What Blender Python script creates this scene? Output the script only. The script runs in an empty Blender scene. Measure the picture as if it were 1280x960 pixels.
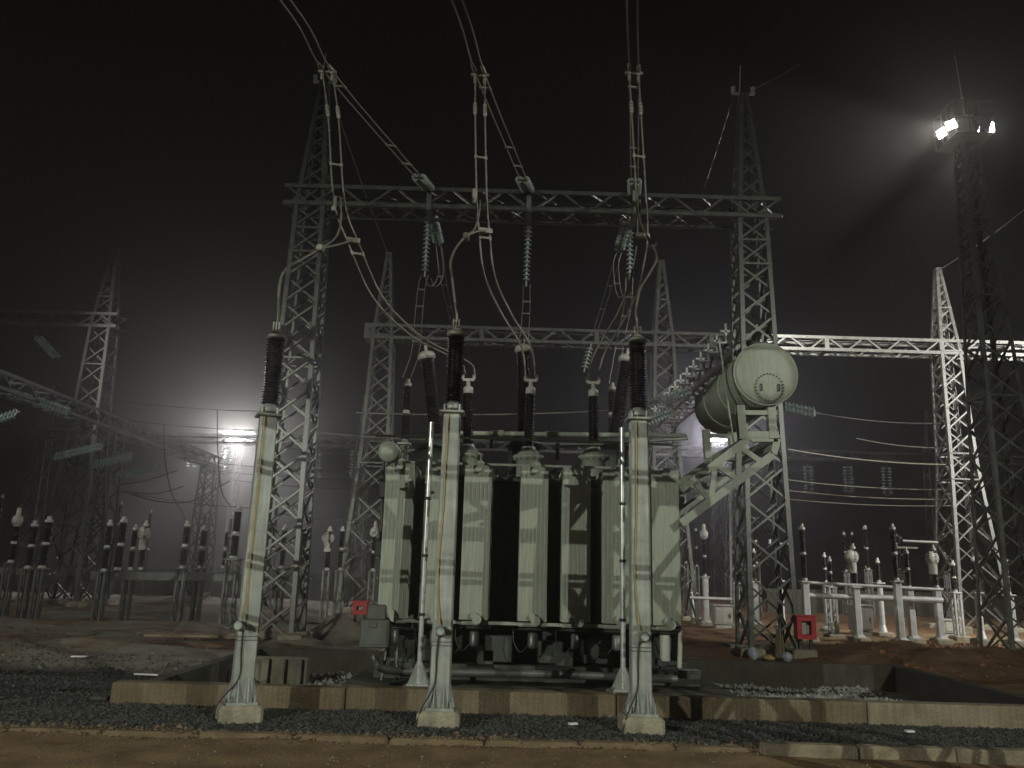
import bpy, math, random
import numpy as np
from math import sin, cos, pi, radians, sqrt, tan
from mathutils import Vector, Matrix, noise as mnoise

S = bpy.context.scene
COL = S.collection
rnd = random.Random(7)

# ---------------------------------------------------------------- camera
TH, PH = radians(13.2), radians(1.6)
u0 = Vector((0, -sin(TH), cos(TH))); r0 = Vector((1, 0, 0))
rv = cos(PH)*r0 + sin(PH)*u0
uv = -sin(PH)*r0 + cos(PH)*u0
fv = Vector((0, cos(TH), sin(TH)))
cd = bpy.data.cameras.new('camera'); cam = bpy.data.objects.new('camera', cd); COL.objects.link(cam)
cam.matrix_world = Matrix(((rv.x, uv.x, -fv.x, 0), (rv.y, uv.y, -fv.y, 0), (rv.z, uv.z, -fv.z, 1.7), (0, 0, 0, 1)))
cd.lens = 36*1000/1280; cd.sensor_width = 36; cd.clip_start = 0.05; cd.clip_end = 2000
S.camera = cam

# ---------------------------------------------------------------- world (night), exposure
W = bpy.data.worlds.new('World'); S.world = W; W.use_nodes = True
bg = W.node_tree.nodes['Background']
bg.inputs[0].default_value = (0.0058, 0.0050, 0.0044, 1); bg.inputs[1].default_value = 0.42
S.view_settings.view_transform = 'Standard'; S.view_settings.look = 'None'
S.view_settings.exposure = 0; S.view_settings.gamma = 1
S.cycles.use_denoising = True
try: S.cycles.denoiser = 'OPENIMAGEDENOISE'
except Exception: pass
S.cycles.max_bounces = 6; S.cycles.diffuse_bounces = 3; S.cycles.glossy_bounces = 3
S.cycles.transmission_bounces = 4; S.cycles.volume_bounces = 1
S.cycles.use_light_tree = True
S.cycles.sample_clamp_indirect = 4

def spot(name, loc, aim, watts, col, size_deg, blend, rad=0.12):
    l = bpy.data.lights.new(name, 'SPOT'); l.energy = watts; l.color = col
    l.spot_size = radians(size_deg); l.spot_blend = blend; l.shadow_soft_size = rad
    o = bpy.data.objects.new(name, l); COL.objects.link(o); o.location = loc
    o.rotation_euler = (Vector(aim)-Vector(loc)).to_track_quat('-Z', 'Y').to_euler()
    return o
# the two floodlight masts behind the photographer (their crossed shadows lie on the wall and the radiators)
WARM = (.97, 1.0, 0.87)
spot('floodlight_lamp', (17, -13, 13.5), (1.5, 12, 1.2), 14800, WARM, 58, 1.0, 0.018)
spot('floodlight_lamp', (-17, -13, 9), (-.5, 12, 1.2), 15800, WARM, 58, 1.0, 0.018)

# floodlight mast outside the frame on the right, over the right bay and the white tower
spot('floodlight_lamp', (34, 14, 14), (17, 30, 5), 34000, (1, .98, .93), 54, .4, .06)
# and its counterpart outside the frame on the left, over the left bay
spot('floodlight_lamp', (-30, 10, 14), (-12.5, 23, -1.5), 5200, (1, .97, .90), 44, .8, .06)
spot('floodlight_lamp', (-30, 10.3, 14), (-3.5, 31.5, 9.2), 15000, (1, .98, .91), 42, .7, .06)

# ---------------------------------------------------------------- mesh builder
class MB:
    def __init__(s): s.v = []; s.f = []; s.sm = []
    def add(s, vs, fs, smooth=False):
        o = len(s.v); s.v += [tuple(v) for v in vs]
        for f in fs: s.f.append(tuple(i+o for i in f)); s.sm.append(smooth)
        return s
    def box(s, c, d, rz=0.0, rot=None):
        R = rot if rot is not None else Matrix.Rotation(rz, 3, 'Z')
        c = Vector(c); vs = []
        for x in (-.5, .5):
            for y in (-.5, .5):
                for z in (-.5, .5): vs.append(c + R @ Vector((x*d[0], y*d[1], z*d[2])))
        return s.add(vs, [(0,1,3,2),(4,6,7,5),(0,4,5,1),(2,3,7,6),(0,2,6,4),(1,5,7,3)])
    def bev(s, c, d, b=0.02, rz=0.0):
        # box with chamfered vertical and horizontal edges
        R = Matrix.Rotation(rz, 3, 'Z'); c = Vector(c); x, y, z = d[0]/2, d[1]/2, d[2]/2
        rings = []
        for zz, i in ((-z, b), (-z+b, 0), (z-b, 0), (z, b)):
            X, Y = x-i, y-i
            bb = b
            pts = [(-X+bb,-Y),(X-bb,-Y),(X,-Y+bb),(X,Y-bb),(X-bb,Y),(-X+bb,Y),(-X,Y-bb),(-X,-Y+bb)]
            rings.append([c + R @ Vector((px, py, zz)) for px, py in pts])
        vs = sum(rings, []); fs = []
        for k in range(3):
            for i in range(8):
                j = (i+1) % 8; fs.append((k*8+i, k*8+j, k*8+8+j, k*8+8+i))
        fs.append(tuple(range(7, -1, -1))); fs.append(tuple(range(24, 32)))
        return s.add(vs, fs)
    def bar(s, p, q, w, h, ref=(0, 0, 1)):
        p, q = Vector(p), Vector(q); d = q-p; L = d.length
        if L < 1e-6: return s
        d /= L; a = d.cross(Vector(ref))
        if a.length < 1e-3: a = d.cross(Vector((0, 1, 0)))
        a.normalize(); b = a.cross(d)
        R = Matrix((a, d, b)).transposed()
        return s.box((p+q)/2, (w, L, h), rot=R)
    def angle(s, p, q, w, n, t=None):
        # rolled steel angle: one leaf lies against the face with outward normal n, the other stands off it
        p, q, n = Vector(p), Vector(q), Vector(n); t = t or w*0.14
        d = (q-p).normalized(); a = d.cross(n)
        if a.length < 1e-3: return s.bar(p, q, w, t)
        a.normalize(); n = a.cross(d).normalized()
        s.bar(p, q, w, t, n)
        o = a*(w/2-t/2) - n*(w/2+t/2)
        return s.bar(p+o, q+o, t, w, n)
    def tube(s, pts, r, n=6, caps=True):
        pts = [Vector(p) for p in pts]; m = len(pts); vs = []; fs = []
        up = Vector((0.31, 0.17, 0.93)); prev = None
        for i in range(m):
            d = (pts[min(i+1, m-1)] - pts[max(i-1, 0)]).normalized()
            a = prev - d*prev.dot(d) if prev is not None else d.cross(up)
            if a.length < 1e-4: a = d.cross(Vector((1, 0, 0)))
            a.normalize(); b = d.cross(a); prev = a
            rr = r[i] if isinstance(r, (list, tuple)) else r
            for k in range(n):
                t = 2*pi*k/n; vs.append(pts[i] + a*cos(t)*rr + b*sin(t)*rr)
        for i in range(m-1):
            for k in range(n):
                j = (k+1) % n; fs.append((i*n+k, i*n+j, i*n+n+j, i*n+n+k))
        s.add(vs, fs, True)
        if caps:
            s.add(vs[:n], [tuple(range(n-1, -1, -1))]); s.add(vs[-n:], [tuple(range(n))])
        return s
    def lathe(s, prof, org, axis=(0, 0, 1), n=16, smooth=True):
        # prof: list of (radius, distance along the axis)
        ax = Vector(axis).normalized(); a = ax.cross(Vector((0.2, 1, 0.1)))
        if a.length < 1e-3: a = ax.cross(Vector((1, 0, 0)))
        a.normalize(); b = ax.cross(a); o = Vector(org); vs = []; fs = []
        for r, z in prof:
            for k in range(n):
                t = 2*pi*k/n; vs.append(o + ax*z + a*cos(t)*r + b*sin(t)*r)
        for i in range(len(prof)-1):
            for k in range(n):
                j = (k+1) % n; fs.append((i*n+k, i*n+j, i*n+n+j, i*n+n+k))
        s.add(vs, fs, smooth)
        s.add(vs[:n], [tuple(range(n-1, -1, -1))]); s.add(vs[-n:], [tuple(range(n))])
        return s
    def cyl(s, p, q, r, n=12, r2=None, smooth=True):
        p, q = Vector(p), Vector(q); L = (q-p).length
        return s.lathe([(r, 0), (r if r2 is None else r2, L)], p, q-p, n, smooth)
    def data(s, name, m, off=(0, 0, 0)):
        me = bpy.data.meshes.new(name); ox, oy, oz = off
        me.from_pydata([(x-ox, y-oy, z-oz) for x, y, z in s.v], [], s.f)
        me.polygons.foreach_set('use_smooth', s.sm)
        me.materials.append(m); me.update()
        return me

def root_loc(o):
    while o.parent: o = o.parent
    return o.location
def thing(name, label, cat, loc, group=None):
    o = bpy.data.objects.new(name, None); COL.objects.link(o); o.location = loc; o.empty_display_size = .2
    o['label'] = label; o['category'] = cat
    if group: o['group'] = group
    return o
def part(name, mb, m, parent, label=None):
    o = bpy.data.objects.new(name, mb.data(name, m, root_loc(parent))); COL.objects.link(o); o.parent = parent
    if label: o['label'] = label
    return o
def solo(name, mb, m, label, cat, loc, group=None):
    o = bpy.data.objects.new(name, mb.data(name, m, loc)); COL.objects.link(o); o.location = loc
    o['label'] = label; o['category'] = cat
    if group: o['group'] = group
    return o
def setting(name, mb, m, kind='structure', parent=None):
    o = bpy.data.objects.new(name, mb.data(name, m)); COL.objects.link(o)
    if parent: o.parent = parent
    else: o['kind'] = kind
    return o
def dup(o, loc=None, parent=None, label=None, group=None):
    c = o.copy(); COL.objects.link(c)
    if parent: c.parent = parent
    if loc is not None: c.location = loc
    if label: c['label'] = label
    if group: c['group'] = group
    for ch in list(o.children): dup(ch, parent=c)
    return c
def curve(pts, k=8):
    P = [Vector(p) for p in pts]; P = [2*P[0]-P[1]] + P + [2*P[-1]-P[-2]]; out = []
    for i in range(1, len(P)-2):
        a, b, c, d = P[i-1:i+3]
        for j in range(k):
            t = j/k
            out.append(0.5*((2*b)+(c-a)*t+(2*a-5*b+4*c-d)*t*t+(3*b-a-3*c+d)*t**3))
    out.append(P[-2]); return out
def sag(p, q, s, k=14):
    p, q = Vector(p), Vector(q)
    return [p.lerp(q, i/k) - Vector((0, 0, 4*s*(i/k)*(1-i/k))) for i in range(k+1)]
def along(path, t):
    L = [0]
    for a, b in zip(path, path[1:]): L.append(L[-1]+(b-a).length)
    d = t*L[-1]
    for i in range(len(path)-1):
        if L[i+1] >= d:
            f = (d-L[i])/max(1e-9, L[i+1]-L[i]); return path[i].lerp(path[i+1], f), (path[i+1]-path[i]).normalized()
    return path[-1], (path[-1]-path[-2]).normalized()

# ---------------------------------------------------------------- materials
def mat(name, col, rough=0.6, metal=0.0, var=0.25, scale=6.0, bump=0.0, bscale=40.0, col2=None, stretch=None, spec=0.5, streak=0.0):
    m = bpy.data.materials.new(name); m.use_nodes = True; nt = m.node_tree; N = nt.nodes; L = nt.links
    b = N['Principled BSDF']; b.inputs['Metallic'].default_value = metal
    b.inputs['Specular IOR Level'].default_value = spec
    tc = N.new('ShaderNodeTexCoord'); mp = N.new('ShaderNodeMapping'); L.new(tc.outputs['Object'], mp.inputs[0])
    if stretch: mp.inputs['Scale'].default_value = stretch
    nz = N.new('ShaderNodeTexNoise'); nz.inputs['Scale'].default_value = scale; nz.inputs['Detail'].default_value = 6
    nz.inputs['Roughness'].default_value = 0.62; L.new(mp.outputs[0], nz.inputs['Vector'])
    rp = N.new('ShaderNodeValToRGB'); e = rp.color_ramp.elements; e[0].position = .3; e[1].position = .7
    d = col2 if col2 else tuple(c*(1-var) for c in col); h = tuple(min(1, c*(1+var*.6)) for c in col)
    e[0].color = (*d, 1); e[1].color = (*h, 1); L.new(nz.outputs['Fac'], rp.inputs[0])
    out = rp.outputs[0]
    if streak:   # rain streaks and grime running down the surface
        mp2 = N.new('ShaderNodeMapping'); mp2.inputs['Scale'].default_value = (14, 14, .9); L.new(tc.outputs['Object'], mp2.inputs[0])
        n2 = N.new('ShaderNodeTexNoise'); n2.inputs['Scale'].default_value = 2; n2.inputs['Detail'].default_value = 4; L.new(mp2.outputs[0], n2.inputs['Vector'])
        r2 = N.new('ShaderNodeValToRGB'); r2.color_ramp.elements[0].position = .38; r2.color_ramp.elements[1].position = .62
        r2.color_ramp.elements[0].color = (1-streak, 1-streak, 1-streak*1.1, 1); r2.color_ramp.elements[1].color = (1, 1, 1, 1); L.new(n2.outputs['Fac'], r2.inputs[0])
        mx = N.new('ShaderNodeMix'); mx.data_type = 'RGBA'; mx.blend_type = 'MULTIPLY'; mx.inputs[0].default_value = 1
        L.new(out, mx.inputs[6]); L.new(r2.outputs[0], mx.inputs[7]); out = mx.outputs[2]
    L.new(out, b.inputs['Base Color'])
    rr = N.new('ShaderNodeMapRange'); rr.inputs[3].default_value = max(.05, rough-.12); rr.inputs[4].default_value = min(1, rough+.12)
    L.new(nz.outputs['Fac'], rr.inputs[0]); L.new(rr.outputs[0], b.inputs['Roughness'])
    if bump:
        nb = N.new('ShaderNodeTexNoise'); nb.inputs['Scale'].default_value = bscale; nb.inputs['Detail'].default_value = 5
        L.new(tc.outputs['Object'], nb.inputs['Vector'])
        bp = N.new('ShaderNodeBump'); bp.inputs['Strength'].default_value = bump; bp.inputs['Distance'].default_value = .03
        L.new(nb.outputs['Fac'], bp.inputs['Height']); L.new(bp.outputs[0], b.inputs['Normal'])
    return m
def emit(name, col, k):
    m = bpy.data.materials.new(name); m.use_nodes = True; b = m.node_tree.nodes['Principled BSDF']
    b.inputs['Base Color'].default_value = (.8, .8, .8, 1)
    b.inputs['Emission Color'].default_value = (*col, 1); b.inputs['Emission Strength'].default_value = k
    return m
M = dict(
    galv=mat('galvanised_steel', (.155, .158, .145), .42, .5, .3, 5, .08, 60),
    galvshade=mat('shade_dark_galvanised_steel', (.115, .117, .107), .36, .5, .35, 5, .08, 60),  # darker copy of the steel: shade on the nearest gantry put into its colour
    galvw=mat('white_galvanised_steel', (.55, .56, .54), .5, .25, .2, 5, .05, 60),
    column=mat('galvanised_column', (.38, .40, .37), .5, .2, .38, 3.5, .05, 60, streak=.18),
    pole=mat('bright_zinc_pole', (.62, .63, .62), .3, .55, .15, 6),
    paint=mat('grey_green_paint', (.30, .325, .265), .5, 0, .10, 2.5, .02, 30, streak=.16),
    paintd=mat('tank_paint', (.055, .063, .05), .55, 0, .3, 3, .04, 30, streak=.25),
    dark=mat('dark_steel', (.03, .032, .03), .55, .2, .3, 6),
    porc=mat('brown_porcelain', (.008, .0045, .004), .3, 0, .3, 8, spec=.22),
    alum=mat('aluminium_cable', (.165, .16, .125), .5, .25, .2, 10, .15, 160),
    clamp=mat('cast_clamp', (.23, .225, .19), .5, .2, .25, 14),
    wire=mat('weathered_wire', (.10, .10, .095), .5, .3, .2, 10),
    cap=mat('white_cap', (.40, .40, .35), .45, 0, .15, 8),
    conc=mat('concrete', (.20, .19, .145), .9, 0, .38, 3.2, .5, 26, streak=.2),
    concd=mat('damp_concrete', (.07, .068, .05), .9, 0, .4, 2.5, .5, 26, streak=.25),
    wall=mat('mud_splashed_concrete', (.27, .24, .17), .9, 0, .2, 1.3, .6, 26, col2=(.13, .092, .05), streak=.2),
    wallmud=mat('mud_stained_concrete', (.185, .15, .095), .9, 0, .2, 1.5, .6, 26, col2=(.10, .068, .036), streak=.25),
    footing=mat('footing_concrete', (.30, .275, .20), .9, 0, .5, 5, .6, 30),
    mud=mat('muddy_kerb', (.16, .115, .065), .95, 0, .4, 3, .6, 20),
    kerb=mat('kerb_concrete', (.22, .185, .125), .9, 0, .5, 4, .5, 30),
    stone=mat('crushed_stone', (.052, .052, .047), .85, 0, .5, 9),
    pstone=mat('pale_stone', (.30, .30, .27), .85, 0, .5, 9),
    red=mat('red_paint', (.55, .025, .03), .4, 0, .25, 6),
    yellow=mat('earth_wire_sheath', (.42, .30, .05), .5, 0, .3, 9),
    cable=mat('black_cable', (.015, .015, .014), .5, 0, .2, 9),
    panel=mat('cabinet_paint', (.42, .42, .37), .5, 0, .15, 4, streak=.15),
    boxdark=mat('dark_box_paint', (.085, .092, .08), .5, 0, .2, 4, streak=.15),
    boxgrey=mat('box_paint', (.30, .31, .29), .5, 0, .15, 4, streak=.12),
    bag=mat('plastic_bag', (.42, .45, .50), .4, 0, .3, 7),
    bagy=mat('yellow_sack', (.42, .33, .10), .6, 0, .3, 9),
    litter=mat('white_plastic', (.7, .7, .68), .5, 0, .1, 9),
    wood=mat('weathered_wood', (.26, .20, .12), .85, 0, .35, 5, .3, 30, stretch=(1, 8, 8)),
    mound=mat('heaped_sand', (.17, .15, .115), .95, 0, .3, 3, .5, 18),
)
g = bpy.data.materials.new('toughened_glass'); g.use_nodes = True; b = g.node_tree.nodes['Principled BSDF']
b.inputs['Base Color'].default_value = (.40, .49, .45, 1); b.inputs['Roughness'].default_value = .08
b.inputs['Specular IOR Level'].default_value = .8; b.inputs['Transmission Weight'].default_value = .15; M['glass'] = g
M['lensL'] = emit('floodlight_lens_warm', (1, .97, .88), 90)
M['lensF'] = emit('far_floodlight_lens', (1, .99, .95), 220)
M['lensR'] = emit('floodlight_lens_cool', (.80, .78, 1), 90)

# ---------------------------------------------------------------- ground
PX0, PX1, PY0, PY1 = -5.0, 8.0, 10.75, 17.3          # oil pit under the transformer
def ground_mat():
    m = bpy.data.materials.new('site_ground'); m.use_nodes = True; nt = m.node_tree; N = nt.nodes; L = nt.links
    b = N['Principled BSDF']; b.inputs['Roughness'].default_value = .95; b.inputs['Specular IOR Level'].default_value = .25
    tc = N.new('ShaderNodeTexCoord'); sp = N.new('ShaderNodeSeparateXYZ'); L.new(tc.outputs['Object'], sp.inputs[0])
    def noise(sc, det=6, rough=.6, dist=0):
        n = N.new('ShaderNodeTexNoise'); n.inputs['Scale'].default_value = sc; n.inputs['Detail'].default_value = det
        n.inputs['Roughness'].default_value = rough; n.inputs['Distortion'].default_value = dist; L.new(tc.outputs['Object'], n.inputs['Vector']); return n.outputs['Fac']
    def math_(op, a, b_, c=None):
        n = N.new('ShaderNodeMath'); n.operation = op
        for i, v in enumerate((a, b_, c)):
            if v is None: continue
            if isinstance(v, (int, float)): n.inputs[i].default_value = v
            else: L.new(v, n.inputs[i])
        return n.outputs[0]
    def step(v, lo, hi):
        n = N.new('ShaderNodeMapRange'); n.interpolation_type = 'SMOOTHSTEP'; L.new(v, n.inputs[0])
        n.inputs[1].default_value = lo; n.inputs[2].default_value = hi; return n.outputs[0]
    def ramp(v, p0, c0, p1, c1):
        n = N.new('ShaderNodeValToRGB'); e = n.color_ramp.elements; e[0].position = p0; e[1].position = p1
        e[0].color = (*c0, 1); e[1].color = (*c1, 1); L.new(v, n.inputs[0]); return n.outputs[0]
    def mix(f, a, b_):
        n = N.new('ShaderNodeMix'); n.data_type = 'RGBA'; L.new(f, n.inputs[0]); L.new(a, n.inputs[6]); L.new(b_, n.inputs[7]); return n.outputs[2]
    big, mid, fine = noise(.35, 5, .6, .4), noise(2.2, 6), noise(22, 5, .7)
    X = math_('ADD', sp.outputs[0], math_('MULTIPLY', math_('SUBTRACT', big, .5), 3.0))
    Y = math_('ADD', sp.outputs[1], math_('MULTIPLY', math_('SUBTRACT', mid, .5), .7))
    dirt = mix(fine, ramp(mid, .3, (.12, .075, .038), .7, (.25, .165, .088)), ramp(mid, .3, (.16, .105, .056), .7, (.32, .22, .125)))
    redd = mix(fine, ramp(mid, .32, (.075, .038, .020), .68, (.20, .115, .060)), ramp(mid, .3, (.12, .062, .032), .7, (.28, .175, .095)))
    gravel = mix(fine, ramp(mid, .3, (.022, .022, .020), .7, (.042, .042, .038)), ramp(mid, .3, (.038, .038, .034), .7, (.07, .069, .063)))
    dust = mix(fine, ramp(mid, .3, (.13, .118, .094), .7, (.24, .22, .175)), ramp(mid, .3, (.17, .155, .125), .7, (.29, .265, .215)))
    right = step(X, 2.0, 4.5)                                            # red soil on the right, grey dust and gravel on the left
    patch = step(big, .50, .60)
    lit_strip = math_('MULTIPLY', step(X, 6.5, 8.5), math_('MULTIPLY', step(Y, 23.3, 24.6), step(Y, 31, 27)))  # mask of the strip where lamplight is painted into the soil colour
    sand = ramp(mid, .3, (.22, .145, .08), .7, (.36, .25, .145))  # brighter orange tone imitating lamplit soil
    far = mix(right, mix(patch, dust, mix(step(mid, .45, .6), redd, dirt)), redd)
    near = mix(step(Y, 8.75, 8.95), dirt, gravel)
    yl = math_('ADD', Y, math_('MULTIPLY', step(X, -3.5, -6.0), -2.6))
    col = mix(lit_strip, mix(step(yl, 10.4, 11.2), near, far), sand)
    L.new(col, b.inputs['Base Color'])
    bp = N.new('ShaderNodeBump'); bp.inputs['Strength'].default_value = .8; bp.inputs['Distance'].default_value = .04
    L.new(math_('ADD', fine, math_('MULTIPLY', noise(70, 3), .5)), bp.inputs['Height']); L.new(bp.outputs[0], b.inputs['Normal'])
    return m
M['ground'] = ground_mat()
def gz(x, y):
    f = min(1, max(0, (y-11)/5)) if y > 11 else .25
    z = .10*f*mnoise.noise(Vector((x*.5, y*.5, 1))) + .05*mnoise.noise(Vector((x*1.7, y*1.7, 5)))*(.35+.65*f)
    if y < 8.8: z = .035*mnoise.noise(Vector((x*.9, y*2.2, 3))) - .035
    def bump(cx, cy, sx, sy, h):
        q = ((x-cx)/sx)**2+((y-cy)/sy)**2
        return h*math.exp(-q)*(1+.5*mnoise.noise(Vector((x*1.3, y*1.3, 9)))) if q < 9 else 0
    z += bump(-10.0, 14.6, 2.6, 1.2, .30) + bump(11.2, 19.2, 2.6, 1.0, .28) + bump(9.8, 21.5, 2.2, .8, .22) + bump(-5.5, 18.3, 1.5, .5, .12)
    z += bump(-8.0, 16.6, 2.2, .35, .16) + bump(13.5, 17, 2.5, 1.2, .25) + bump(4.7, 19.6, 1.2, .7, .15)
    e = max(PX0-x, x-PX1, PY0-y, y-PY1)
    if e < .8: z *= max(0, e/.8)*.9
    if e < .8: z -= .01
    return z
def lines(a, b, n): return [a+(b-a)*i/n for i in range(n+1)]
xs = [-400, -160, -80, -50, -36] + lines(-28, PX0, 92)[0:] + lines(PX0, PX1, 52)[1:] + lines(PX1, 30, 88)[1:] + [38, 52, 85, 160, 400]
ys = [-60, -30, -12, -3, 2, 5] + lines(6.6, PY0, 34) + lines(PY0, PY1, 26)[1:] + lines(PY1, 34, 66)[1:] + lines(34, 70, 24)[1:] + [90, 140, 260, 600]
gm = MB(); nx = len(xs)
gv = [(x, y, gz(x, y) if abs(x) < 40 and y < 100 else 0) for y in ys for x in xs]
gf = []
for j in range(len(ys)-1):
    for i in range(nx-1):
        cx, cy = (xs[i]+xs[i+1])/2, (ys[j]+ys[j+1])/2
        if PX0 < cx < PX1 and PY0 < cy < PY1: continue
        gf.append((j*nx+i, j*nx+i+1, (j+1)*nx+i+1, (j+1)*nx+i))
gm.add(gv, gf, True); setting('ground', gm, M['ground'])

# pit floor, walls, plinth
pf = MB(); px_ = lines(PX0, PX1, 40); py_ = lines(PY0, PY1, 24)
def pz(x, y): return -.47 + .13*mnoise.noise(Vector((x*.8, y*.8, 2))) + (.22*math.exp(-((x-4.6)/1.2)**2-((y-13.2)/1.5)**2))
pf.add([(x, y, pz(x, y)) for y in py_ for x in px_], [(j*41+i, j*41+i+1, (j+1)*41+i+1, (j+1)*41+i) for j in range(24) for i in range(40)], True)
setting('pit_floor', pf, M['concd'])
fw_ = bpy.data.objects.new('pit_front_wall', None); COL.objects.link(fw_); fw_['kind'] = 'structure'
x = -4.85; k = 0
while x < 14.5:       # cast in bays with open joints between them
    w = (2.9, 3.35, 3.1, 3.2, 3.0, 3.4)[k % 6]; m_ = MB(); m_.bev((x+w/2, 10.62+.006*(k % 2), -.13), (w-.018, .25, .74+.008*((k*3) % 4)), .018)
    setting('wall_bay', m_, M['wallmud'] if x < 2.5 else M['wall'], parent=fw_); x += w; k += 1
m_ = MB(); m_.box(((PX0+PX1)/2, PY1+.1, -.3), (PX1-PX0+.4, .2, .66)); setting('pit_back_wall', m_, M['concd'])
m_ = MB(); m_.box((PX1+.1, (10.76+PY1)/2, -.302), (.2, PY1-10.76, .65)); setting('pit_right_wall', m_, mat('shade_dark_concrete', (.035, .033, .028), .9, 0, .5, 2.5, .5, 26))  # shade on the unlit right wall painted into its concrete colour
m_ = MB(); m_.box((PX0-.1, (10.76+PY1)/2, -.302), (.2, PY1-10.76, .65)); setting('pit_left_wall', m_, M['concd'])
m_ = MB(); m_.bev((-4.2, 15.6, -.3), (1.2, .22, .70), .02)
for i in range(4): m_.box((-4.66+i*.3, 15.45, -.3), (.12, .1, .66))
setting('pit_inner_wall', m_, M['conc'])
m_ = MB(); m_.bev((.5, 14.0, -.25), (5.6, 4.3, .70), .03); setting('plinth', m_, M['concd'])

# crushed stone: real stones on the strip in front of the wall and in the pit
def stones(name, n, area, zf, r0_, r1_, m, seed):
    R = np.random.default_rng(seed); t = np.array([(1,0,0),(-1,0,0),(0,1,0),(0,-1,0),(0,0,1),(0,0,-1)], float)
    F = np.array([(0,2,4),(2,1,4),(1,3,4),(3,0,4),(2,0,5),(1,2,5),(3,1,5),(0,3,5)])
    P_ = np.array([area(R) for _ in range(n)]); z = np.array([zf(a, b_) for a, b_ in P_])
    r = R.uniform(r0_, r1_, n)*R.choice([.7, 1, 1, 1.35], n)
    V = t[None]*r[:, None, None]*R.uniform(.55, 1.25, (n, 6, 1)) + R.normal(0, .16, (n, 6, 3))*r[:, None, None]
    a = R.uniform(0, 6.28, n); c, s_ = np.cos(a), np.sin(a); vx = V[:, :, 0]*c[:, None]-V[:, :, 1]*s_[:, None]; vy = V[:, :, 0]*s_[:, None]+V[:, :, 1]*c[:, None]
    V[:, :, 0] = vx + P_[:, None, 0]; V[:, :, 1] = vy + P_[:, None, 1]; V[:, :, 2] = V[:, :, 2]*.75 + z[:, None] + r[:, None]*.3
    me = bpy.data.meshes.new(name); me.from_pydata(V.reshape(-1, 3).tolist(), [], (F[None]+6*np.arange(n)[:, None, None]).reshape(-1, 3).tolist())
    me.materials.append(m); o = bpy.data.objects.new(name, me); COL.objects.link(o); o['kind'] = 'stuff'; return o
def a_strip(R):
    while True:
        x, y = R.uniform(-8.5, 8.5), R.uniform(8.85, 10.5)
        if R.random() < min(1, (y-8.8)*5): return x, y
stones('gravel', 21000, a_strip, gz, .010, .024, M['stone'], 1)
def a_left(R):
    while True:
        x, y = R.uniform(-11, -5.2), R.uniform(10.4, 15)
        if R.random() < .9-(y-10.4)/6: return x, y
stones('gravel', 5000, a_left, gz, .012, .028, M['stone'], 2)
stones('pit_gravel', 3200, lambda R: (R.uniform(3.5, 7.3), R.uniform(13.2, 17.2)), pz, .03, .06, M['pstone'], 3)
stones('pit_gravel', 1100, lambda R: (R.uniform(-4.9, -2.4), R.uniform(12.2, 17.2)), pz, .03, .06, M['pstone'], 4)
stones('clods', 500, lambda R: (R.uniform(8.4, 16), R.uniform(16, 24)), gz, .02, .07, mat('red_clod', (.22, .10, .045), .95, 0, .4, 6), 5)
stones('clods', 350, lambda R: (R.uniform(-13, -5.2), R.uniform(13, 21)), gz, .015, .045, M['mound'], 6)
def a_edge(R): return R.uniform(-9, 2.6), 8.86+R.normal(0, .10)
stones('mud_clods', 1400, a_edge, lambda x, y: gz(x, y)+.004, .008, .028, M['mud'], 9)
stones('road_pebbles', 700, lambda R: (R.uniform(-6, 6), R.uniform(7.6, 8.9)), gz, .006, .016, M['mound'], 8)

# kerbs along the road edge: muddy low stones on the left, a cleaner raised row on the right
kb = bpy.data.objects.new('road_kerb', None); COL.objects.link(kb); kb['kind'] = 'structure'
x = -9.0; k = 0
while x < 2.5:
    m_ = MB(); w = .98; m_.bev((x+w/2, 8.86+.012*mnoise.noise(Vector((x, 0, 0))), -.062), (w-.012, .17, .15+.05*mnoise.noise(Vector((x*3, 1, 0)))), .03, .012*mnoise.noise(Vector((x*5, 2, 0))))
    setting('kerb_stone', m_, M['mud'], parent=kb); x += w
x = 2.62
while x < 13:
    m_ = MB(); w = .98; m_.bev((x+w/2, 8.72+.008*mnoise.noise(Vector((x, 7, 0))), .0), (w-.014, .16, .17), .02, .008*mnoise.noise(Vector((x*5, 2, 0))))
    setting('kerb_stone', m_, M['kerb'], parent=kb); x += w

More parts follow.
